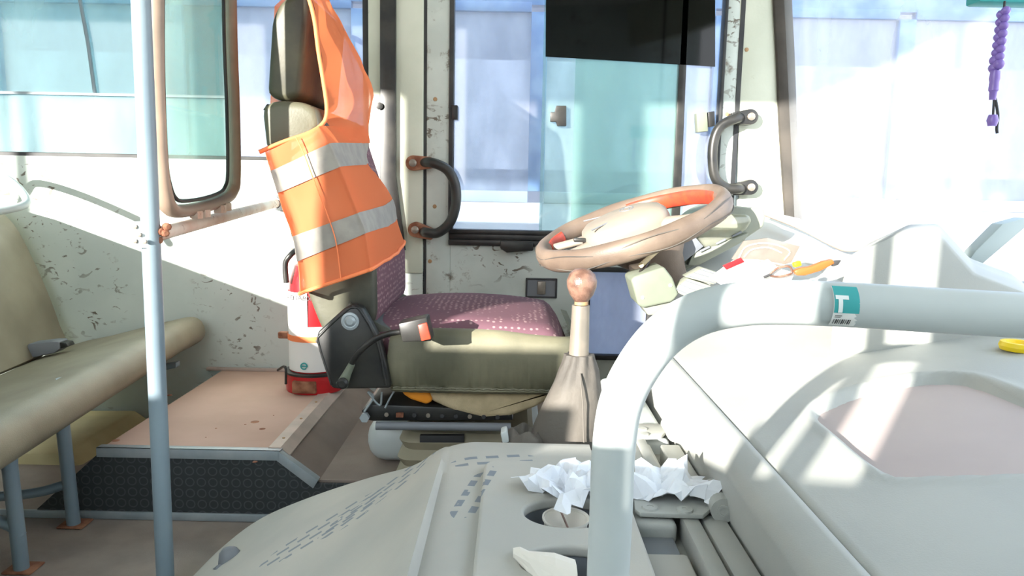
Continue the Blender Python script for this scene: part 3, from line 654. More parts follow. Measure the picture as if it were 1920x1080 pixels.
# headrest
bm = NB(); a_prism(bm, pxpoly([(499, 178), (508, 35), (524, 2), (552, -16), (582, -12), (565, 180), (530, 192)], 1.63), (0, .34, 0), .016, 4); hd = fin('headrest', bm, M['headv'], seat, angle=50)
tube('seam', spline(pxpoly([(506, 172), (530, 181), (548, 176), (560, 168)], 1.637), 5), .003, M['headv'], hd, 8)
tube('seam', spline(pxpoly([(557, 168), (563, 100), (572, 10)], 1.637), 5), .002, M['headv'], hd, 8)
for y in (1.74, 1.88): tube('headrest_post', [PY(545, 200, y), PY(540, 165, y)], .006, M['shaft'], seat, 10)
# buckle on its stalk
stk = tube('buckle_stalk', spline([PY(645, 716, 1.535), PY(655, 690, 1.535), PY(672, 662, 1.52), (PY(700, 638, 1.51)), PY(728, 626, 1.50), PY(750, 622, 1.50)], 6), .0062, M['black'], seat)
tube('stalk_sleeve', [PY(641, 722, 1.535), PY(651, 700, 1.535), PY(660, 682, 1.53)], [.013, .009, .007], M['greenbox'], stk)
lathe('stalk_bolt', [(0, 0), (.012, 0), (.012, .006), (.007, .010), (0, .010)], PY(643, 718, 1.522), M['black'], stk, axis=(0, -1, 0), seg=16)
bkl = polyY('buckle', [(746, 607), (800, 595), (810, 640), (754, 642)], 1.47, 1.52, M['black'], stk, .004)
bkl.name = 'buckle'
# third level kept: button sits on the buckle (sub-part of the stalk)
o = polyY('red_button', [(783, 610), (800, 605), (808, 636), (790, 640)], 1.464, 1.475, M['red'], stk, .002)

# ================================================================== VEST
vs = empty('safety_vest', PY(640, 400, 1.83), 'orange high-visibility vest with two grey reflective bands draped over the driver seat back', 'vest')
VY0, VY1 = 1.555, 2.085
rowspx = [((564, 549), (700, 503), (757, 452)), ((559, 490), (690, 436), (744, 410)), ((551, 443), (676, 398), (735, 373)), ((523, 363), (641, 312), (694, 306)), ((511, 322), (622, 268), (690, 268)), ((501, 287), (602, 236), (684, 238))]
def vrow(i):
    a, b, c = rowspx[i]; A = PY(*a, VY0); B = PY(*b, VY0+.01); Cc = PY(*c, VY1)
    Dd = Vector((A.x+.02, VY1, A.z)); mid = (A+B)/2+Vector((0, -.012, 0)); fm = (B+Cc)/2+Vector((.014, 0, 0))
    return spline([A, A+(B-A)*.12+Vector((0, -.012, 0)), mid, A+(B-A)*.9+Vector((0, -.006, 0)), B+(Cc-B)*.04, fm, Cc, (Cc+Dd)/2+Vector((0, .015, 0)), Dd, (A+Dd)/2+Vector((-.025, 0, 0))], 5, closed=True)
VR = [vrow(i) for i in range(6)]
def vsurf(t, k):       # t in 0..5
    i = min(4, int(t)); f = t-i; n = len(VR[0])
    p0 = VR[max(0, i-1)][k]; p1 = VR[i][k]; p2 = VR[i+1][k]; p3 = VR[min(5, i+2)][k]
    p = .5*((2*p1)+(p2-p0)*f+(2*p0-5*p1+4*p2-p3)*f*f+(3*p1-p0-3*p2+p3)*f**3)
    w_ = noise.noise(p*14)*.007+noise.noise(Vector((p.x*30, p.y*30, p.z*9)))*.004
    return p, w_
def vgrid(t0, t1, n, off, ks):
    rows = []
    for r in range(n+1):
        t = t0+(t1-t0)*r/n; row = []
        for k in ks:
            p, w_ = vsurf(t, k); c = vsurf(t, 12)[0]
            cen = (vsurf(t, 0)[0]+vsurf(t, 30)[0])/2
            d = (p-cen); d.z = 0; d = d.normalized() if d.length > 0 else Vector((0, -1, 0))
            row.append(p+d*(w_+off))
        rows.append(row)
    return rows
NK = len(VR[0])
bm = NB(); a_loft(bm, vgrid(0, 5, 36, 0, range(NK)), closed=True, caps=False)
# yoke: near armhole edge -> far edge, up over the headrest
yk = [((601, 268), (687, 268)), ((602, 237), (684, 238)), ((613, 205), (694, 188)), ((606, 150), (678, 132)), ((597, 95), (655, 88)), ((590, 40), (625, 38)), ((579, -3), (598, 2)), ((566, -26), (570, -24)), ((540, -30), (535, -30))]
rows = []
for (a, b) in spline([(a[0], a[1], 0) for a, b in yk], 5) and zip(spline([(a[0], a[1], 0) for a, b in yk], 5), spline([(b[0], b[1], 0) for a, b in yk], 5)):
    A_ = PY(a.x, a.y, 1.605); B_ = PY(b.x, b.y, 2.08); row = []
    for k in range(15):
        s = k/14; p = A_.lerp(B_, s)+Vector((.030*math.sin(PI*s)**.6, 0, 0)); p.x += noise.noise(p*16)*.012
        row.append(p)
    rows.append(row)
a_loft(bm, rows, closed=False, caps=False)
# back panel behind the headrest
rows = []
for r in range(12):
    s = r/11; A_ = PY(540, -30+230*s, 1.70)
    if s > .15: A_ = PY(520-10*s, -30+230*s, 1.70)
    rows.append([Vector((A_.x-.004, 1.70+(2.06-1.70)*k/8, A_.z)) for k in range(9)])
a_loft(bm, rows, closed=False, caps=False)
fin('fabric', bm, M['vest'], vs, angle=80)
for t0, t1 in ((1.0, 2.0), (3.0, 4.0)):
    bm = NB(); a_loft(bm, vgrid(t0, t1, 8, .0028, range(NK)), closed=True, caps=False); fin('reflective_band', bm, M['silver'], vs, angle=80)
ed = [PY(a.x, a.y, 1.60) for a in spline([(x, y, 0) for x, y in ((501, 287), (540, 268), (585, 250), (606, 232), (613, 205), (606, 150), (597, 95), (590, 40), (579, -3), (566, -26))], 5)]
for i, p in enumerate(ed):
    if i < 16: p.y = 1.60-.05*(1-i/16)*1.0
tube('armhole_binding', ed, .0045, M['binding'], vs, 8)
hm = [p for p in vgrid(0, .01, 1, .002, list(range(NK)))[0]]
bm = NB(); a_tube(bm, hm, .0042, 8, closed=True); fin('hem', bm, M['binding'], vs)
cf = [vsurf(5*k/20, 11)[0]+Vector((0, -.01, 0)) for k in range(21)]
tube('front_seam', cf, .0012, M['binding'], vs, 6)

# ================================================================== FIRE EXTINGUISHER
ex = PZ(590, 745, PT); ex.y = 2.20; ex.x = PY(590, 640, 2.20).x
fe = empty('fire_extinguisher', (ex.x, ex.y, PT+.003), 'red fire extinguisher with white label and orange strap standing behind the driver seat', 'fire extinguisher')
z1 = PY(590, 497, 2.13).z; R_ = .078
b0 = Vector((ex.x, ex.y, PT+.004)); H = z1-PT
lathe('cylinder', [(0, 0.004), (R_*.9, .004), (R_*.92, .06), (R_*.93, H*.55), (R_*.9, H*.85), (R_*.7, H*.97), (.02, H*1.03), (0, H*1.03)], b0, M['redp'], fe, seg=36)
lathe('base_ring', [(0, 0), (R_*1.08, 0), (R_*1.12, .03), (R_*1.1, .055), (R_*.9, .062), (0, .062)], b0, M['redp'], fe, seg=36)
lathe('base_band', [(R_*1.09, .052), (R_*1.125, .053), (R_*1.125, .059), (R_*1.02, .061)], b0, M['black'], fe, seg=36)
def wrap(bm, c, R, a0, a1, z0, z1, n=18, tf=None):
    rows = []
    for z in (z0, z1):
        rows.append([c+Vector((R*math.cos(a0+(a1-a0)*k/n), R*math.sin(a0+(a1-a0)*k/n), z)) for k in range(n+1)])
    rows2 = [[p+((p-c-Vector((0, 0, (p-c).z))).normalized())*.0012 for p in r] for r in rows]
    a_loft(bm, [rows[0], rows[1], rows2[1], rows2[0], rows[0]], closed=False, caps=False)
bm = NB(); wrap(bm, b0, R_*.945, PI*1.0, PI*1.72, .065, .20); wrap(bm, b0, R_*.95, PI*1.0, PI*1.5, .20, .30); lb = fin('paper_label', bm, M['white'], fe)
bm = NB(); wrap(bm, b0, R_*.99, PI*.9, PI*2.1, .155, .172); fin('orange_strap', bm, M['binding'], fe)
bm = NB(); a_box(bm, b0+Vector((-R_*1.05-.02, -.03, .155)), b0+Vector((-R_*.9, -.01, .175)), .004); fin('strap_clip', bm, M['rust'], fe)
bm = NB(); a_box(bm, b0+Vector((-.045, -R_*1.12-.004, .006)), b0+Vector((.025, -R_*.9, .042)), .004); fin('base_bracket', bm, M['rust'], fe)
text('label_print', 'RELIABOR', .019, b0+Vector((-.02, -R_*.95-.0015, .285)), (PI/2, 0, -.25), M['ink'], fe)
bm = NB(); c_ = b0+Vector((-.012, -R_*.98-.001, .085)); a_tube(bm, [c_+Vector((math.cos(a)*.009, 0, math.sin(a)*.009)) for a in [i*.35-.3 for i in range(17)]]+[c_+Vector((.008, 0, 0)), c_+Vector((-.007, 0, 0))], .002, 6); fin('teal_logo', bm, M['teal'], fe)
tube('carry_handle', spline([PY(537, 530, 2.14), PY(535, 495, 2.14), PY(545, 478, 2.14), PY(556, 468, 2.16)], 5), .008, M['black'], fe)
tube('base_tie', spline([PY(521, 694, 2.16), PY(535, 688, 2.12), PY(536, 720, 2.12)], 4), .004, M['black'], fe, 8)

# ================================================================== ENGINE COVER
ec = empty('engine_cover', (0, .8, 0), 'large dusty grey moulded engine cover with boot prints in the foreground', 'engine cover')
CZ = .40
far = [(PZ(330, 1108, .0)), PZ(360, 1080, .03), PZ(430, 1010, .07), PZ(500, 960, .12), PZ(600, 918, .20), PZ(700, 885, .27), PZ(780, 862, .335), PZ(830, 832, .385), PZ(875, 819, CZ-.002), PZ(930, 818, CZ), PZ(1105, 822, CZ)]
fs = spline([tuple(p) for p in far], 6); fs = [p for p in fs]
fs[-1].x = .125
nv = 60; PX0, PX1, PYa, PYb = -.030, .205, .42, 1.015
bm = NB(); g = []
Ynear = .30
for i, p in enumerate(fs):
    row = []
    for j in range(nv+1):
        t = j/nv; Y = p.y+(Ynear-p.y)*t
        z = p.z
        if p.x < -.095:   # the skirt bulges gently and its foot comes inward near the camera
            z = p.z + .02*math.sin(PI*t)*min(1, (p.x+.7)/.3)
        edge = min(1, (p.y-Y)/.03)
        z -= .02*(1-edge)**2
        row.append(bm.verts.new((p.x, Y, z)))
    g.append(row)
for i in range(len(fs)-1):
    for j in range(nv):
        cx_ = (g[i][j].co.x+g[i+1][j].co.x)/2; cy_ = (g[i][j].co.y+g[i][j+1].co.y)/2
        if PX0+.012 < cx_ and PYa+.02 < cy_ < PYb-.012 and g[i][j].co.x > PX0+.004: continue
        bm.faces.new((g[i][j], g[i+1][j], g[i+1][j+1], g[i][j+1]))
for i in range(len(fs)-1):  # far wall and near wall of the shell
    for j, s in ((0, 1), (nv, -1)):
        a_, b2 = g[i][j], g[i+1][j]
        c2 = bm.verts.new((b2.co.x, b2.co.y, -.0)); d2 = bm.verts.new((a_.co.x, a_.co.y, -.0))
        try: bm.faces.new((a_, b2, c2, d2))
        except ValueError: pass
bmesh.ops.remove_doubles(bm, verts=bm.verts[:], dist=1e-5)
fin('shell', bm, M['cover'], ec, angle=60)
# raised ridge between the skirt and the flat top
rd_ = [PZ(870, 836, CZ), PZ(852, 850, CZ), PZ(838, 880, CZ), PZ(826, 940, CZ), PZ(812, 1010, CZ), PZ(798, 1085, CZ), PZ(780, 1200, CZ)]
# inner panel with two cup wells (2D filled curve)
def panel_curve(name, outer, holes, z, th, m, parent, bev=.004):
    cu = bpy.data.curves.new(name, 'CURVE'); cu.dimensions = '2D'; cu.fill_mode = 'BOTH'; cu.extrude = th/2; cu.bevel_depth = bev; cu.bevel_resolution = 3
    for P in [outer]+holes:
        s = cu.splines.new('POLY'); s.points.add(len(P)-1); s.use_cyclic_u = True
        for q, p in zip(s.points, P): q.co = (p[0], p[1], 0, 1)
    o = bpy.data.objects.new(name, cu); C.objects.link(o); cu.materials.append(m); o.location = (0, 0, z)
    return to_mesh(o, parent)
def rrect(x0, x1, y0, y1, r, n=7):
    out = []
    for (cx, cy, a0) in ((x1-r, y1-r, 0), (x0+r, y1-r, PI/2), (x0+r, y0+r, PI), (x1-r, y0+r, 1.5*PI)):
        for j in range(n): a = a0+j*PI/2/(n-1); out.append((cx+r*math.cos(a), cy+r*math.sin(a)))
    return out
def ell(cx, cy, rx, ry, n=40): return [(cx+rx*math.cos(2*PI*k/n), cy+ry*math.sin(2*PI*k/n)) for k in range(n)]
H1 = PZ(1066, 966, CZ+.006); H2 = PZ(1068, 1060, CZ+.006)
hr = [(H1.x, H1.y, .058, .044), (H2.x, H2.y, .056, .040)]
PXm = .148
panel_curve('console_panel', rrect(PX0, PXm, PYa, PYb, .02), [ell(a_-0, b2, c2, d2) for a_, b2, c2, d2 in hr], CZ+.003, .006, M['cover'], ec)
for (a_, b2, c2, d2) in hr:
    R = []
    for s, z in ((1.10, CZ+.004), (1.0, CZ-.004), (.93, CZ-.03), (.88, CZ-.075), (.80, CZ-.085), (.01, CZ-.086)):
        R.append([Vector((x, y, z)) for x, y in ell(a_, b2, c2*s, d2*s)])
    bm = NB(); a_loft(bm, R[1:], caps=False); fin('cup_well', bm, M['slate'], ec)
bx = H2; lathe('rust_stain', [(0, 0), (.03, 0), (.028, .001), (0, .001)], (bx.x+.012, bx.y, CZ-.0845), M['rust'], ec)
# latch knob on the skirt
q = PZ(432, 1050, .125)
bm = NB(); a_loft(bm, [[q+Vector((math.cos(a)*r, math.sin(a)*r*.8, h)) for a in [2*PI*k/10 for k in range(10)]] for r, h in ((.024, -.04), (.022, -.005), (.020, .012), (.012, .022), (.004, .025))]); fin('latch_knob', bm, M['slate'], ec, angle=40)
tube('latch_strap', [q+Vector((-.012, -.02, -.004)), PZ(385, 1085, .055)], .006, M['slate'], ec, 8)
# right-hand strip: fixed lid with recess, channel and hinges
bxl = .156
def zpt(x, y, z=CZ): return PZ(x, y, z)
lid = empty('hinged_floor_lid', (.23, .9, 0), 'grey lid strip with painted hinges between the engine cover and the dashboard side', 'lid')
# base under everything
bm = NB(); a_box(bm, (.13, .30, .0), (.272, 1.50, CZ-.03), .004); fin('lid_body', bm, M['dash'], lid)
yt0 = PZ(1250, 958, CZ).y; yt1 = PZ(1250, 1012, CZ).y
box('rear_board', (.150, yt0+.02, CZ-.03), (.222, 1.13, CZ), M['dash'], lid, bev=.006)
box('recess_edge', (.150, yt0-.035, CZ-.03), (.205, yt0+.03, CZ-.001), M['dash'], lid, bev=.008, seg=3)
box('recess_step', (.152, yt1-.01, CZ-.03), (.20, yt0+.0, CZ-.018), M['slate'], lid, bev=.002)
box('lower_board', (.154, .32, CZ-.03), (.205, yt1-.008, CZ-.012), M['cover'], lid, bev=.004)
box('channel_strip', (.212, .32, CZ-.03), (.233, yt0-.01, CZ+.001), M['dash'], lid, bev=.003)
box('side_strip', (.238, .32, CZ-.03), (.268, 1.13, CZ-.002), M['dash'], lid, bev=.003)
box('channel_strip', (.20, 1.0, CZ-.03), (.216, 1.14, CZ+.004), M['dash'], lid, bev=.003)
def hinge(pl_, kn, plate2, z):
    hg = None
    bm = NB(); a_prism(bm, [PZ(x, y, z) for x, y in pl_], (0, 0, .006), .0015); hg = fin('hinge', bm, M['dash'], lid)
    a_, b2 = PZ(*kn[0], z+.008), PZ(*kn[1], z+.008); v = (b2-a_)
    tube('knuckle', [a_, a_+v*.48], .0155, M['dash'], hg, 20); tube('knuckle', [a_+v*.5, b2], .0155, M['dash'], hg, 20)
    lathe('hinge_pin', [(0, 0), (.008, 0), (.008, .002), (.005, .002), (.005, .001), (0, .001)], b2, M['dash'], hg, axis=tuple(v.normalized()), seg=16)
    bm = NB(); a_prism(bm, [PZ(x, y, z) for x, y in plate2], (0, 0, .006), .0015); fin('hinge_leaf', bm, M['dash'], hg)
    return hg
hg = hinge([(1190, 962), (1186, 925), (1260, 905), (1325, 920), (1335, 960), (1318, 974), (1200, 970)], ((1335, 918), (1357, 958)), [(1350, 920), (1400, 925), (1418, 962), (1372, 964)], CZ+.002)
for x, y in ((1219, 953), (1284, 957)): lathe('screw', [(0, 0), (.0105, 0), (.0095, .0022), (.004, .0026), (.004, .0018), (0, .0018)], PZ(x, y, CZ+.008), M['dash'], hg, seg=18)
hg = hinge([(1180, 826), (1180, 800), (1235, 800), (1252, 812), (1240, 824)], ((1256, 795), (1268, 812)), [(1272, 800), (1300, 800), (1318, 818), (1284, 818)], CZ+.002)
for x, y in ((1205, 805), (1208, 815)): lathe('screw', [(0, 0), (.008, 0), (.007, .002), (0, .002)], PZ(x, y, CZ+.008), M['dash'], hg, seg=14)
bm = NB(); a_prism(bm, [PZ(x, y, CZ+.01) for x, y in ((1263, 782), (1285, 776), (1292, 790), (1270, 795))], (0, 0, .012), .002); fin('hinge_tab', bm, M['hub'], lid)
box('sill_block', (.19, 1.16, CZ-.10), (.262, 1.55, CZ-.005), M['rail'], lid, bev=.012, seg=3)
lathe('panel_bolt', [(0, 0), (.008, 0), (.008, .004), (0, .005)], PZ(1492, 1068, CZ), M['shaft'], lid, seg=6)

# ================================================================== DASHBOARD
RX = .305
def dtop(x, y): # dash top height
    u = max(0, x-RX); return .485+.19*u-.02*u*u
def PD(px, py): # pixel to dash top
    p = PZ(px, py, .5)
    for _ in range(12): p = PZ(px, py, dtop(p.x, p.y))
    return p
dsh = empty('dashboard', (.7, 1.0, 0), 'big pale grey dashboard moulding filling the right side below the windshield', 'dashboard')
pk = spline([tuple(PD(x, y)) for x, y in ((1528, 770), (1560, 748), (1620, 726), (1720, 706), (1800, 704), (1850, 716), (1930, 745), (2060, 790), (2080, 850), (1960, 880), (1720, 889), (1680, 888), (1640, 868), (1580, 820))], 4, closed=True)
pk2 = [(p.x, p.y) for p in pk]
def sdist(x, y):
    ins = False; dm = 9; n = len(pk2)
    for i in range(n):
        x1, y1 = pk2[i]; x2, y2 = pk2[(i+1) % n]
        if (y1 > y) != (y2 > y) and x < (x2-x1)*(y-y1)/(y2-y1)+x1: ins = not ins
        dx, dy = x2-x1, y2-y1; t = max(0, min(1, ((x-x1)*dx+(y-y1)*dy)/(dx*dx+dy*dy+1e-12)))
        dm = min(dm, math.hypot(x-x1-t*dx, y-y1-t*dy))
    return dm if ins else -dm
xs_ = [RX+.025+(.85)*(k/110) for k in range(111)]; ys_ = [.22+(1.55-.22)*(k/140) for k in range(141)]
bm = NB(); g = []
for x in xs_:
    row = []
    for y in ys_:
        z = dtop(x, y); s = sdist(x, y) if (.34 < x < .95 and y < 1.35) else -1
        if s > -.006:
            t = min(1, max(0, (s+.006)/.014)); z -= .016*(t*t*(3-2*t))
        elif s > -.02: z += .003*(1-(abs(s+.012)/.008))if abs(s+.012) < .008 else 0
        row.append(bm.verts.new((x, y, z)))
    g.append(row)
for i in range(len(xs_)-1):
    for j in range(len(ys_)-1): bm.faces.new((g[i][j], g[i+1][j], g[i+1][j+1], g[i][j+1]))
# edge roll and the side face
profl = [(RX+.025, dtop(RX+.025, 0)), (RX+.008, .4862), (RX+.002, .4850), (RX-.001, .4815), (RX-.004, .4845), (RX-.012, .484), (RX-.034, .474), (RX-.043, .467), (RX-.044, .455), (RX-.032, .39), (RX-.03, .0)]
rows = [[Vector((x, y, z)) for y in ys_] for x, z in profl]
a_loft(bm, rows, closed=False, caps=False)
rows = [[Vector((x, ys_[-1], z)) for x, z in ((RX, .0), (xs_[-1], .0))], [Vector((x, ys_[-1], dtop(x, 0))) for x in (RX, xs_[-1])]]
a_loft(bm, rows, closed=False, caps=False)
fin('moulding', bm, M['dash'], dsh, angle=50)
# pinkish mat in the pocket
c_ = sum(pk, Vector())/len(pk)
bm = NB(); ring = [c_+(p-c_)*.972 for p in pk]; ring = [Vector((p.x, p.y, dtop(p.x, p.y)-.0125)) for p in ring]
top_ = [bm.verts.new(p) for p in ring]; bm.faces.new(top_); ret = bmesh.ops.extrude_face_region(bm, geom=bm.faces[:])
for e in ret['geom']:
    if isinstance(e, bmesh.types.BMVert): e.co.z -= .002
fin('pocket_mat', bm, M['dashpink'], dsh, smooth=False)
lathe('yellow_cap', [(.012, 0), (.026, 0), (.028, .006), (.026, .012), (.018, .012), (.016, .004)], PD(1912, 655)+Vector((0, 0, -.001)), M['yellow'], dsh, seg=28)
# driver part of the dashboard: console tray, fascia, ridge at the windshield
drv = empty('instrument_console', (.6, 1.9, 0), 'sunlit instrument console ahead of the steering wheel', 'console')
T = lambda x, y, Y: PY(x, y, Y)
# deck polygon from near left to the windshield
deck = [T(1225, 598, 1.60), T(1260, 520, 1.82), T(1330, 455, 2.05), T(1440, 396, 2.36), T(1500, 410, 2.30), T(1592, 466, 1.98), T(1700, 436, 1.95), T(1810, 480, 1.65), T(1700, 590, 1.56), T(1400, 600, 1.57)]
bm = NB(); vv = [bm.verts.new(p) for p in deck]; cc = bm.verts.new(sum(deck, Vector())/len(deck)); lo_ = [bm.verts.new((p.x, p.y, .15)) for p in deck]
n = len(vv)
for i in range(n): bm.faces.new((vv[i], vv[(i+1) % n], cc)); bm.faces.new((vv[i], lo_[i], lo_[(i+1) % n], vv[(i+1) % n]))
fin('console_body', bm, M['dash'], drv, angle=20)
# raised block in front of the windshield (catches the mullion shadows)
bm = NB(); a_prism(bm, pxpoly([(1552, 700), (1560, 600), (1592, 480), (1690, 434), (1757, 433), (1828, 512), (1925, 548), (1990, 600), (1995, 700)], 1.20), (.16, .28, 0), .006); fin('duct_housing', bm, M['dash'], drv)
tube('ridge_strip', spline([T(1430, 398, 2.2), T(1500, 425, 2.05), T(1560, 456, 1.9), T(1592, 466, 1.8), T(1640, 456, 1.75), T(1700, 434, 1.75)], 6), .008, M['platform'], drv, 10)
# binnacle hood
bn0 = empty('instrument_binnacle', T(1330, 460, 1.9), 'pale grey-green instrument hood with clear dial cover behind the steering wheel', 'instrument panel')
polyY('hood', [(1225, 500), (1350, 400), (1380, 388), (1432, 391), (1436, 408), (1432, 425), (1395, 450), (1300, 500), (1262, 522), (1235, 520)], 1.86, 2.2, M['binn'], bn0, .006, 3)
polyY('hood_lid', [(1232, 497), (1300, 440), (1320, 462), (1262, 508), (1240, 508)], 1.835, 1.865, M['slate'], bn0, .003)
polyY('dial_cover', [(1305, 440), (1345, 412), (1372, 401), (1405, 402), (1412, 414), (1400, 432), (1345, 462), (1322, 466)], 1.835, 1.862, M['dialg'], bn0, .009, 3)
polyY('hood_face', [(1300, 474), (1405, 436), (1396, 452), (1310, 498), (1290, 498)], 1.84, 1.862, M['binn'], bn0, .003)
polyY('hood_clip', [(1258, 490), (1282, 487), (1286, 497), (1262, 503)], 1.82, 1.84, M['ink'], bn0, .002)
for y in (0, 1, 2): polyY('hood_rib', [(1312+y*30, 470-y*14), (1330+y*30, 461-y*14), (1332+y*30, 464-y*14), (1314+y*30, 473-y*14)], 1.832, 1.84, M['slate'], bn0, .0005)
# switch box below the wheel
sw = empty('column_switch_box', T(1225, 550, 1.62), 'grey-green screwed plastic box below the steering wheel', 'switch box')
polyY('housing', [(1183, 525), (1190, 518), (1245, 500), (1262, 522), (1273, 552), (1262, 566), (1206, 578), (1196, 572)], 1.58, 1.68, M['greenbox'], sw, .005, 3)
polyY('housing_end', [(1200, 570), (1262, 560), (1250, 590), (1215, 592)], 1.59, 1.66, M['binn'], sw, .004)
for x, y in ((1205, 558), (1257, 535)): lathe('screw', [(0, 0), (.004, 0), (.003, .002), (0, .002)], T(x, y, 1.58), M['white'], sw, axis=(0, -1, 0), seg=10)
polyY('column_bracket', [(1190, 505), (1215, 498), (1235, 506), (1240, 520), (1200, 528)], 1.66, 1.78, M['armrust'], sw, .004)
# control pads on the console
pc = T(1300, 520, 1.75)
def on_deck(x, y, z=.645): return PZ(x, y, z)
for i, pts in enumerate([[(1262, 545), (1290, 522), (1335, 536), (1305, 566)], [(1285, 520), (1318, 502), (1362, 516), (1338, 534)], [(1270, 572), (1300, 566), (1330, 566), (1290, 592)]]):
    bm = NB(); a_prism(bm, [T(x, y, 1.585+.0*i) for x, y in pts], (0, .04, 0), .003); o = fin('switch_panel', bm, M['binn'], drv)
    for k in range(3):
        u = (k+.5)/3; a_, b2, c2, d2 = [Vector((x, y, 0)) for x, y in pts]; s = a_.lerp(b2, u); e = d2.lerp(c2, u)
        tube('switch_gap', [T(s.x, s.y, 1.583), T(e.x, e.y, 1.583)], .0012, M['slate'], o, 6)
# papers and loose things lying on the console
def sheet(name, pts, Y, th, m, label, cat, group=None, curve=.0):
    o = polyY(name, pts, Y, Y+th, m, None, .0008); return tag(o, label, cat, group)
sheet('plastic_sleeve', [(1372, 486), (1395, 452), (1440, 446), (1500, 462), (1484, 492), (1440, 505)], 1.575, .006, M['sleeve'], 'clear plastic document sleeve lying on the console above the white sheets', 'document sleeve')
slv = bpy.data.objects['plastic_sleeve']
for a in ([(1385, 484), (1400, 462), (1440, 456), (1480, 470), (1470, 488)], [(1395, 482), (1410, 468), (1440, 464), (1466, 474)], [(1380, 488), (1420, 488), (1470, 497)]):
    o = tube('crease', spline([T(x, y, 1.574) for x, y in a], 5), .0016, M['armrust'], slv, 6); o.matrix_parent_inverse = Matrix.Identity(4)
pp_ = sheet('paper_sheet', [(1330, 520), (1375, 488), (1420, 490), (1490, 512), (1480, 534), (1352, 534)], 1.572, .003, M['white'], 'white paper sheet with a red tag printed on it, lying on the console', 'paper')
q = polyY('red_tag', [(1355, 498), (1389, 483), (1396, 491), (1362, 506)], 1.569, 1.571, M['redp'], pp_, .0004)
q.matrix_parent_inverse = Matrix.Identity(4)
sheet('folded_paper', [(1408, 500), (1440, 486), (1462, 504), (1445, 520)], 1.568, .003, M['paper'], 'folded white leaflet lying below the clear sleeve on the console', 'paper')
sg = empty('spectacles', T(1450, 508, 1.56), 'pair of brown-rimmed spectacles folded on the console near the windshield', 'spectacles')
tube('rim', spline([T(1444, 514, 1.56), T(1460, 502, 1.56), T(1480, 500, 1.56), T(1484, 512, 1.56), T(1465, 518, 1.56), T(1450, 518, 1.56)], 5, closed=True), .0025, M['knob'], sg, 8, closed=True)
tube('temple_arm', [T(1432, 520, 1.56), T(1446, 514, 1.56)], .003, M['ink'], sg, 8)
kn_ = empty('box_cutter', T(1520, 505, 1.55), 'orange-brown box cutter lying on the console left of the duct', 'knife')
polyY('grip', [(1490, 508), (1500, 503), (1520, 500), (1545, 490), (1562, 486), (1566, 494), (1540, 508), (1510, 517), (1494, 517)], 1.545, 1.56, M['amber'], kn_, .003)
polyY('tip', [(1560, 490), (1578, 488), (1572, 497), (1562, 500)], 1.547, 1.557, M['ink'], kn_, .001)
tag(polyY('yellow_stub', [(1489, 494), (1502, 489), (1504, 498), (1491, 502)], 1.545, 1.56, M['yellow'], None, .002), 'tiny yellow plastic stub beside the box cutter on the console', 'cap')

# ================================================================== STEERING WHEEL
swc = PY(1184, 424, 1.80)
swh = empty('steering_wheel', swc, 'beige leather-covered steering wheel with red inner trim, tilted forward', 'steering wheel')
th = math.radians(20); e1 = Vector((math.cos(th), 0, math.sin(th))); e2 = Vector((0, math.cos(.115), math.sin(.115))); e2 = (e2-e1*e2.dot(e1)).normalized(); nn = e1.cross(e2).normalized()
if nn.z < 0: nn = -nn
RW = .222
def wp(a, r=RW, h=0): return swc+e1*math.cos(a)*r+e2*math.sin(a)*r+nn*h
def wring(bm, r, wr, wh, h=0, a0=0, a1=2*PI, n=72, closed=True, seg=16, wave=0):
    R = []
    cnt = n if closed else n+1
    for k in range(cnt):
        a = a0+(a1-a0)*k/n; c = wp(a, r, h); rad = (e1*math.cos(a)+e2*math.sin(a))
        f = 1+wave*math.sin(a*9)
        R.append([c+rad*math.cos(2*PI*j/seg)*wr*f+nn*math.sin(2*PI*j/seg)*wh*f for j in range(seg)])
    if closed: R.append(R[0])
    V = [[bm.verts.new(p) for p in r_] for r_ in (R[:-1] if closed else R)]
    m = len(V)
    for i in range(m if closed else m-1):
        A, B = V[i], V[(i+1) % m]
        for k in range(seg): bm.faces.new((A[k], A[(k+1) % seg], B[(k+1) % seg], B[k]))
    if not closed: bm.faces.new(V[0][::-1]); bm.faces.new(V[-1])
bm = NB(); wring(bm, RW, .019, .026, wave=.03); fin('rim', bm, M['wheel'], swh, angle=60)
bm = NB(); wring(bm, RW-.012, .009, .020, h=-.002, a0=math.radians(-3), a1=math.radians(82), closed=False, n=40); fin('red_inner_trim', bm, M['red'], swh, angle=60)
bm = NB(); wring(bm, RW-.012, .009, .020, h=-.002, a0=math.radians(140), a1=math.radians(165), closed=False, n=20); fin('red_inner_trim', bm, M['red'], swh, angle=60)
for h, n_ in ((.012, 0), (-.014, 2)):
    P = [wp(2*PI*k/120, RW+.0165*(1), h+.005*math.sin(2*PI*k/120*7+n_)) for k in range(120)]
    bm = NB(); a_tube(bm, P, .0013, 6, closed=True); fin('stitching', bm, M['boot'], swh)
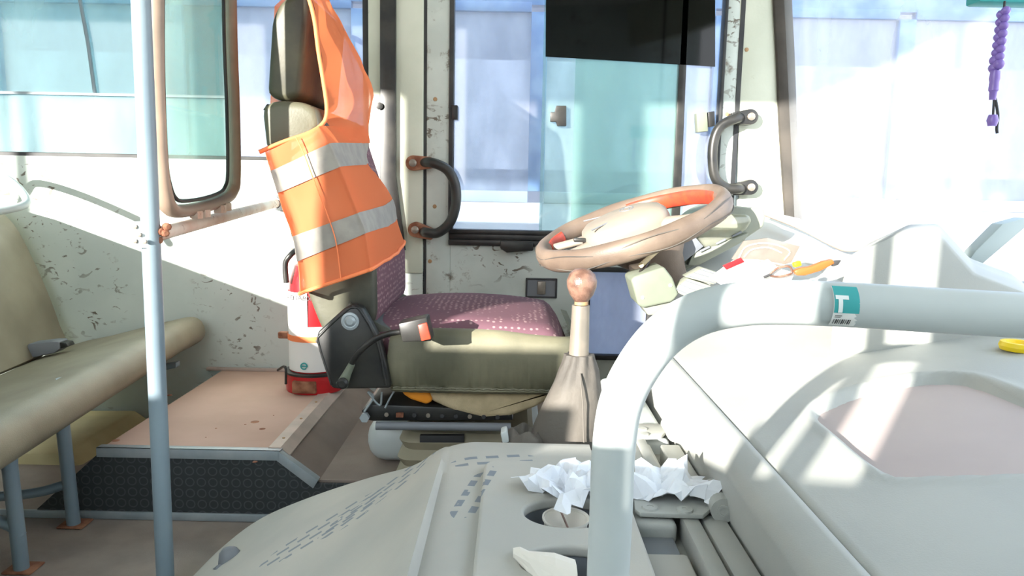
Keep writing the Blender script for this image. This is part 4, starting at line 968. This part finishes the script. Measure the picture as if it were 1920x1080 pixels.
# airbag pad
def pad(bm, pts, z0, z1, dome):
    R = []
    for s, h in ((1.0, z0), (1.0, z0+(z1-z0)*.6), (.96, z1), (.85, z1+dome*.5), (.5, z1+dome), (.01, z1+dome*1.1)):
        R.append([swc+e1*x*s+e2*y*s+nn*h for x, y in pts])
    a_loft(bm, R)
padp = [(p.x, p.y) for p in spline([(-.115, -.05, 0), (-.05, -.085, 0), (.04, -.085, 0), (.085, -.05, 0), (.09, .04, 0), (.04, .085, 0), (-.05, .085, 0), (-.115, .05, 0)], 5, closed=True)]
bm = NB(); pad(bm, padp, -.02, .020, .022); hb = fin('centre_pad', bm, M['hub'], swh, angle=45)
bm = NB(); a_tube(bm, [swc+nn*.043+e1*.0+e1*.016*math.cos(2*PI*k/24)+e2*.022*math.sin(2*PI*k/24) for k in range(24)], .0015, 6, closed=True)
a_tube(bm, [swc+nn*.043+e1*.007*math.cos(2*PI*k/24)+e2*.02*math.sin(2*PI*k/24) for k in range(24)], .0015, 6, closed=True); fin('emblem', bm, M['slate'], hb)
P = [swc+nn*.036+e1*(-.10+.09*math.sin(PI*k/20))*1+e2*(-.07+.14*k/20) for k in range(21)]
tube('pad_groove', P, .0018, M['slate'], hb, 6)
for a in (math.radians(200), math.radians(160), math.radians(-42)):
    s, e = wp(a, .07, -.004), wp(a, RW-.01, -.004)
    bm = NB(); d = (e-s).normalized(); sd_ = nn.cross(d).normalized(); R = []
    for t, wd, hh in ((0, .026, .014), (.5, .018, .010), (1, .015, .010)):
        c = s.lerp(e, t); R.append([c+sd_*wd*math.cos(2*PI*j/12)+nn*hh*math.sin(2*PI*j/12) for j in range(12)])
    a_loft(bm, R); fin('spoke', bm, M['hub'] if abs(math.cos(a)) < 0 else M['hub'], swh, angle=60)
box('spoke_button', tuple(swc+e1*-.125+e2*-.03+nn*.012-Vector((.02, .008, .004))), tuple(swc+e1*-.125+e2*-.03+nn*.012+Vector((.02, .008, .006))), M['black'], swh)
# column
R = []
for h, r, dx in ((-.02, .075, 0), (-.04, .085, 0.01), (-.07, .08, .02), (-.10, .06, .03), (-.2, .035, .05), (-.34, .03, .06)):
    R.append([swc+nn*h+e1*(dx+r*math.cos(2*PI*k/24)*1.15)+e2*r*math.sin(2*PI*k/24) for k in range(24)])
bm = NB(); a_loft(bm, R); fin('column_shroud', bm, M['wheel'], swh, angle=50)
tube('indicator_stalk', [swc+nn*-.06+e1*.02+e2*-.06, PY(1200, 520, 1.60)], [.006, .008], M['black'], swh, 10)
tube('wiper_stalk', [swc+nn*-.06+e1*.04+e2*-.06, PY(1202, 497, 1.62)], [.005, .006], M['canvas'], swh, 10)

# ================================================================== GEAR LEVER
GY = 1.22
gl = empty('gear_lever', PY(1085, 700, GY), 'worn round-knob gear lever rising from a dusty leather gaiter beside the driver seat', 'gear lever')
kc = PY(1091, 530, GY); r = .0245
bm = NB(); a_lathe(bm, [(0, r*1.0), (r*.5, r*.9), (r*.85, r*.6), (r*1.02, r*.15), (r*1.0, -r*.25), (r*.8, -r*.8), (r*.5, -r*1.2), (r*.42, -r*1.35), (0, -r*1.35)], kc, (0, 0, 1), 32); fin('knob', bm, M['knob'], gl, angle=60)
bm = NB(); a_lathe(bm, [(0, .0), (.0115, 0), (.0115, .014), (0, .014)], PY(1090, 571, GY), (0, 0, 1), 20); fin('copper_ring', bm, M['screw'], gl)
tube('shaft', [PY(1084, 700, GY), PY(1089, 572, GY)], [.0175, .0145], M['shaft'], gl, 20)
R = []
bs = [(1086, 664, 27), (1086, 676, 30), (1085, 692, 36), (1080, 720, 46), (1073, 760, 58), (1065, 800, 66), (1060, 842, 70), (1060, 870, 72)]
for i, (x, y, hw) in enumerate(bs):
    c = PY(x, y, GY); rr = hw/F*GY; ring = []
    for k in range(48):
        a = 2*PI*k/48; f = 1+.10*math.sin(a*9+i)*(1 if i < 3 else .0)+.05*math.sin(a*3+i*.8)*(i > 2)
        ring.append(c+Vector((math.cos(a)*rr*f, math.sin(a)*rr*f*.95, 0)))
    R.append(ring)
bm = NB(); a_loft(bm, R); fin('gaiter', bm, M['boot'], gl, angle=70)
tube('gaiter_seam', [PY(1088, 700, GY-.036), PY(1093, 760, GY-.054), PY(1095, 835, GY-.062)], .0014, M['boot'], gl, 6)
c = PZ(985, 838, CZ-.01); c.y = 1.2; c = PY(985, 822, 1.2)
bm = NB(); R = []
for h, s in ((-.04, 1.0), (-.01, 1.05), (.008, .9), (.016, .6), (.006, .35), (-.004, .15)):
    R.append([c+Vector((math.cos(a)*.038*s*(1+.1*math.sin(3*a)), math.sin(a)*.04*s, h+.004*math.sin(4*a+h*60))) for a in [2*PI*k/32 for k in range(32)]])
a_loft(bm, R); fin('gaiter_fold', bm, M['boot'], gl, angle=70)
bm = NB(); a_prism(bm, pxpoly([(938, 812), (950, 808), (955, 830), (942, 832)], 1.17), (0, .03, 0), .003); fin('gaiter_clip', bm, M['rail'], gl)

# ================================================================== HANDRAIL (foreground)
hr_ = empty('foreground_handrail', PY(1138, 1080, .56), 'thick pale grey curved handrail crossing the right foreground', 'handrail')
HP = [PY(1130, 1500, .56), PY(1137, 1200, .56), PY(1140, 1080, .56), PY(1146, 950, .56), PY(1150, 850, .56), PY(1163, 760, .56), PY(1195, 690, .56), PY(1245, 628, .56), PY(1310, 588, .56), PY(1390, 570, .56), PY(1480, 567, .56), PY(1600, 572, .555), PY(1760, 582, .55), PY(1930, 592, .545), PY(2300, 612, .54)]
tube('rail_tube', spline(HP, 8), .0170, M['rail'], hr_, 28)
# sticker on the rail, wrapped round the tube
def rail_wrap(name, pxa, pxb, a0, a1, m, dr=.0006):
    f = lambda x: 570.5+(x-1560)*.0125*5/5
    rows = []
    for k in range(9):
        x = pxa+(pxb-pxa)*k/8; c = PY(x, 570+(x-1560)*.055, .556); rows.append([c+Vector((0, -math.cos(a), math.sin(a)))*(.0172+dr) for a in [a0+(a1-a0)*j/10 for j in range(11)]])
    bm = NB(); a_loft(bm, rows, closed=False, caps=False); return fin(name, bm, m, hr_)
rail_wrap('barcode_sticker', 1545, 1592, -.95, 1.0, M['white'], .0003)
rail_wrap('teal_print', 1546, 1592, -.22, 1.0, M['teal'], .0006)
rail_wrap('letter_bar', 1548, 1572, .35, .52, M['inkw'], .0009); rail_wrap('letter_bar', 1553, 1561, -.2, .4, M['inkw'], .0009)
for k in range(9):
    x = 1549+k*3.7; rail_wrap('barcode_line', x, x+(1.2, 2.4, 1.6)[k % 3], -.8, -.52, M['ink'], .0007)
rail_wrap('print_line', 1549, 1562, -.36, -.33, M['ink'], .0007); rail_wrap('print_line', 1549, 1560, -.43, -.40, M['ink'], .0007)

# ================================================================== TISSUES, CUP
def tissue(name, c, w_, d_, h_, seed, label, rotz=0, parent=None):
    rnd = random.Random(seed); bm = NB(); n = 13; g = []
    for i in range(n):
        row = []
        for j in range(n):
            u, v = i/(n-1)-.5, j/(n-1)-.5
            p = Vector((u*3.2+seed, v*3.2, seed*.3)); r1 = noise.noise(p); r2 = noise.noise(p*1.9+Vector((5, 0, 0))); r3 = noise.noise(p*4+Vector((0, 9, 0)))
            x = u*w_*(1+.5*r2+.25*r3); y = v*d_*(1+.5*r1-.2*r3); z = h_*(.55-1.5*(u*u+v*v)+.9*abs(r1)+.5*r2+.28*r3)
            ca, sa = math.cos(rotz), math.sin(rotz)
            row.append(bm.verts.new(c+Vector((x*ca-y*sa, x*sa+y*ca, max(.001, z)))))
        g.append(row)
    for i in range(n-1):
        for j in range(n-1):
            bm.faces.new((g[i][j], g[i+1][j], g[i+1][j+1])); bm.faces.new((g[i][j], g[i+1][j+1], g[i][j+1]))
    o = fin(name, bm, M['paper'], None, smooth=False); md = o.modifiers.new('thick', 'SOLIDIFY'); md.thickness = .0009
    return tag(o, label, 'tissue')
tissue('crumpled_tissue', PZ(1078, 922, CZ+.008), .11, .09, .038, 3, 'crumpled white tissue lying beside the upper cup well, left of the handrail', .6)
tissue('crumpled_tissue', PZ(1250, 922, CZ+.008), .105, .075, .036, 8, 'crumpled white tissue lying on the hinge, right of the handrail', -.2)
# rolled tissue in the lower well
c = PZ(1010, 1062, CZ+.01)
bm = NB(); R = []
for k, (x, y, r_) in enumerate([(962, 1036, .006), (975, 1042, .012), (992, 1054, .015), (1010, 1064, .020), (1040, 1078, .026), (1080, 1096, .028)]):
    cc = PZ(x, y, CZ+.014); R.append([cc+Vector((0, math.cos(a)*r_*(1+.2*math.sin(3*a+k)), math.sin(a)*r_*.7)) for a in [2*PI*j/12 for j in range(12)]])
a_loft(bm, R); tag(fin('rolled_tissue', bm, M['cup'], None, smooth=False), 'rolled dirty tissue lying across the lower cup well', 'tissue')
cp = empty('paper_cup', (H1.x, H1.y, CZ-.07), 'white paper cup with a thin stirrer standing in the upper cup well', 'cup')
cc = PZ(1050, 975, CZ-.008); cc.y = H1.y+.002; cc.x = H1.x-.003; z0 = CZ-.083
cz = CZ+.002-z0
lathe('cup_body', [(0, 0), (.018, 0), (.027, cz), (.0285, cz+.001), (.0285, cz-.002), (.0255, cz-.002), (.017, .003), (0, .003)], Vector((cc.x, cc.y, z0)), M['cup'], cp, seg=32)
tube('stirrer', [Vector((cc.x+.012, cc.y-.004, CZ-.03)), Vector((cc.x-.008, cc.y+.02, CZ+.008))], .0014, M['knob'], cp, 6)

# ================================================================== BEADS, VISOR, WIPER
vz = PY(1880, 8, 1.0)
vb = tag(box('mirror_edge', (vz.x-.042, .98, PY(1850, 11, 1.0).z), (vz.x+.2, 1.012, PY(1850, 11, 1.0).z+.06), M['teal'], None, bev=.004), 'teal lower edge of the rear-view mirror at the top right corner', 'mirror')
tube('mirror_stay', [(vz.x+.1, 1.0, PY(1850, 11, 1.0).z+.05), (vz.x+.1, 1.0, 1.95)], .006, M['black'], vb).matrix_parent_inverse = Matrix.Identity(4)
bd = empty('prayer_beads', PY(1880, 12, .985), 'string of purple prayer beads with a tassel hanging from the mirror edge', 'beads')
bpts = [(1884, 20), (1878, 34), (1880, 47), (1876, 58), (1877, 71), (1874, 83), (1870, 95), (1868, 107), (1864, 122)]
k = 0
yb = .97
for i in range(16):
    x = 1882-i*.95+(-4 if i % 2 else 4); y = 20+i*7.2; rb = .0055 if i < 13 else .0068
    lathe('bead', [(0, -rb), (rb*.55, -rb*.83), (rb*.9, -rb*.4), (rb, 0), (rb*.9, rb*.4), (rb*.55, rb*.83), (0, rb)], PY(x, y, yb+(.004 if i % 2 else -.002)), M['purple'], bd, seg=16)
lathe('long_bead', [(0, -.026), (.004, -.026), (.0045, -.016), (.006, -.014), (.0055, -.004), (.0065, 0), (.0055, .01), (0, .01)], PY(1865, 148, yb), M['purple'], bd, seg=16)
tube('cord', spline([PY(1884, 2, yb), PY(1878, 60, yb), PY(1868, 120, yb), PY(1864, 182, yb), PY(1862, 215, yb)], 5), .0014, M['ink'], bd, 6)
lathe('end_bead', [(0, -.007), (.005, -.007), (.007, 0), (.005, .007), (0, .007)], PY(1861, 226, yb), M['purple'], bd, seg=16)
tube('tassel', spline([PY(1866, 184, yb), PY(1871, 215, yb), PY(1869, 240, yb), PY(1870, 250, yb)], 4), .0018, M['ink'], bd, 6)
tag(polyY('windshield_strut', [(1808, 500), (1828, 508), (1925, 425), (1925, 408), (1880, 420), (1830, 470)], 1.66, 1.70, M['strut'], None, .003), 'grey diagonal strut at the foot of the windshield, right of the console duct', 'strut')
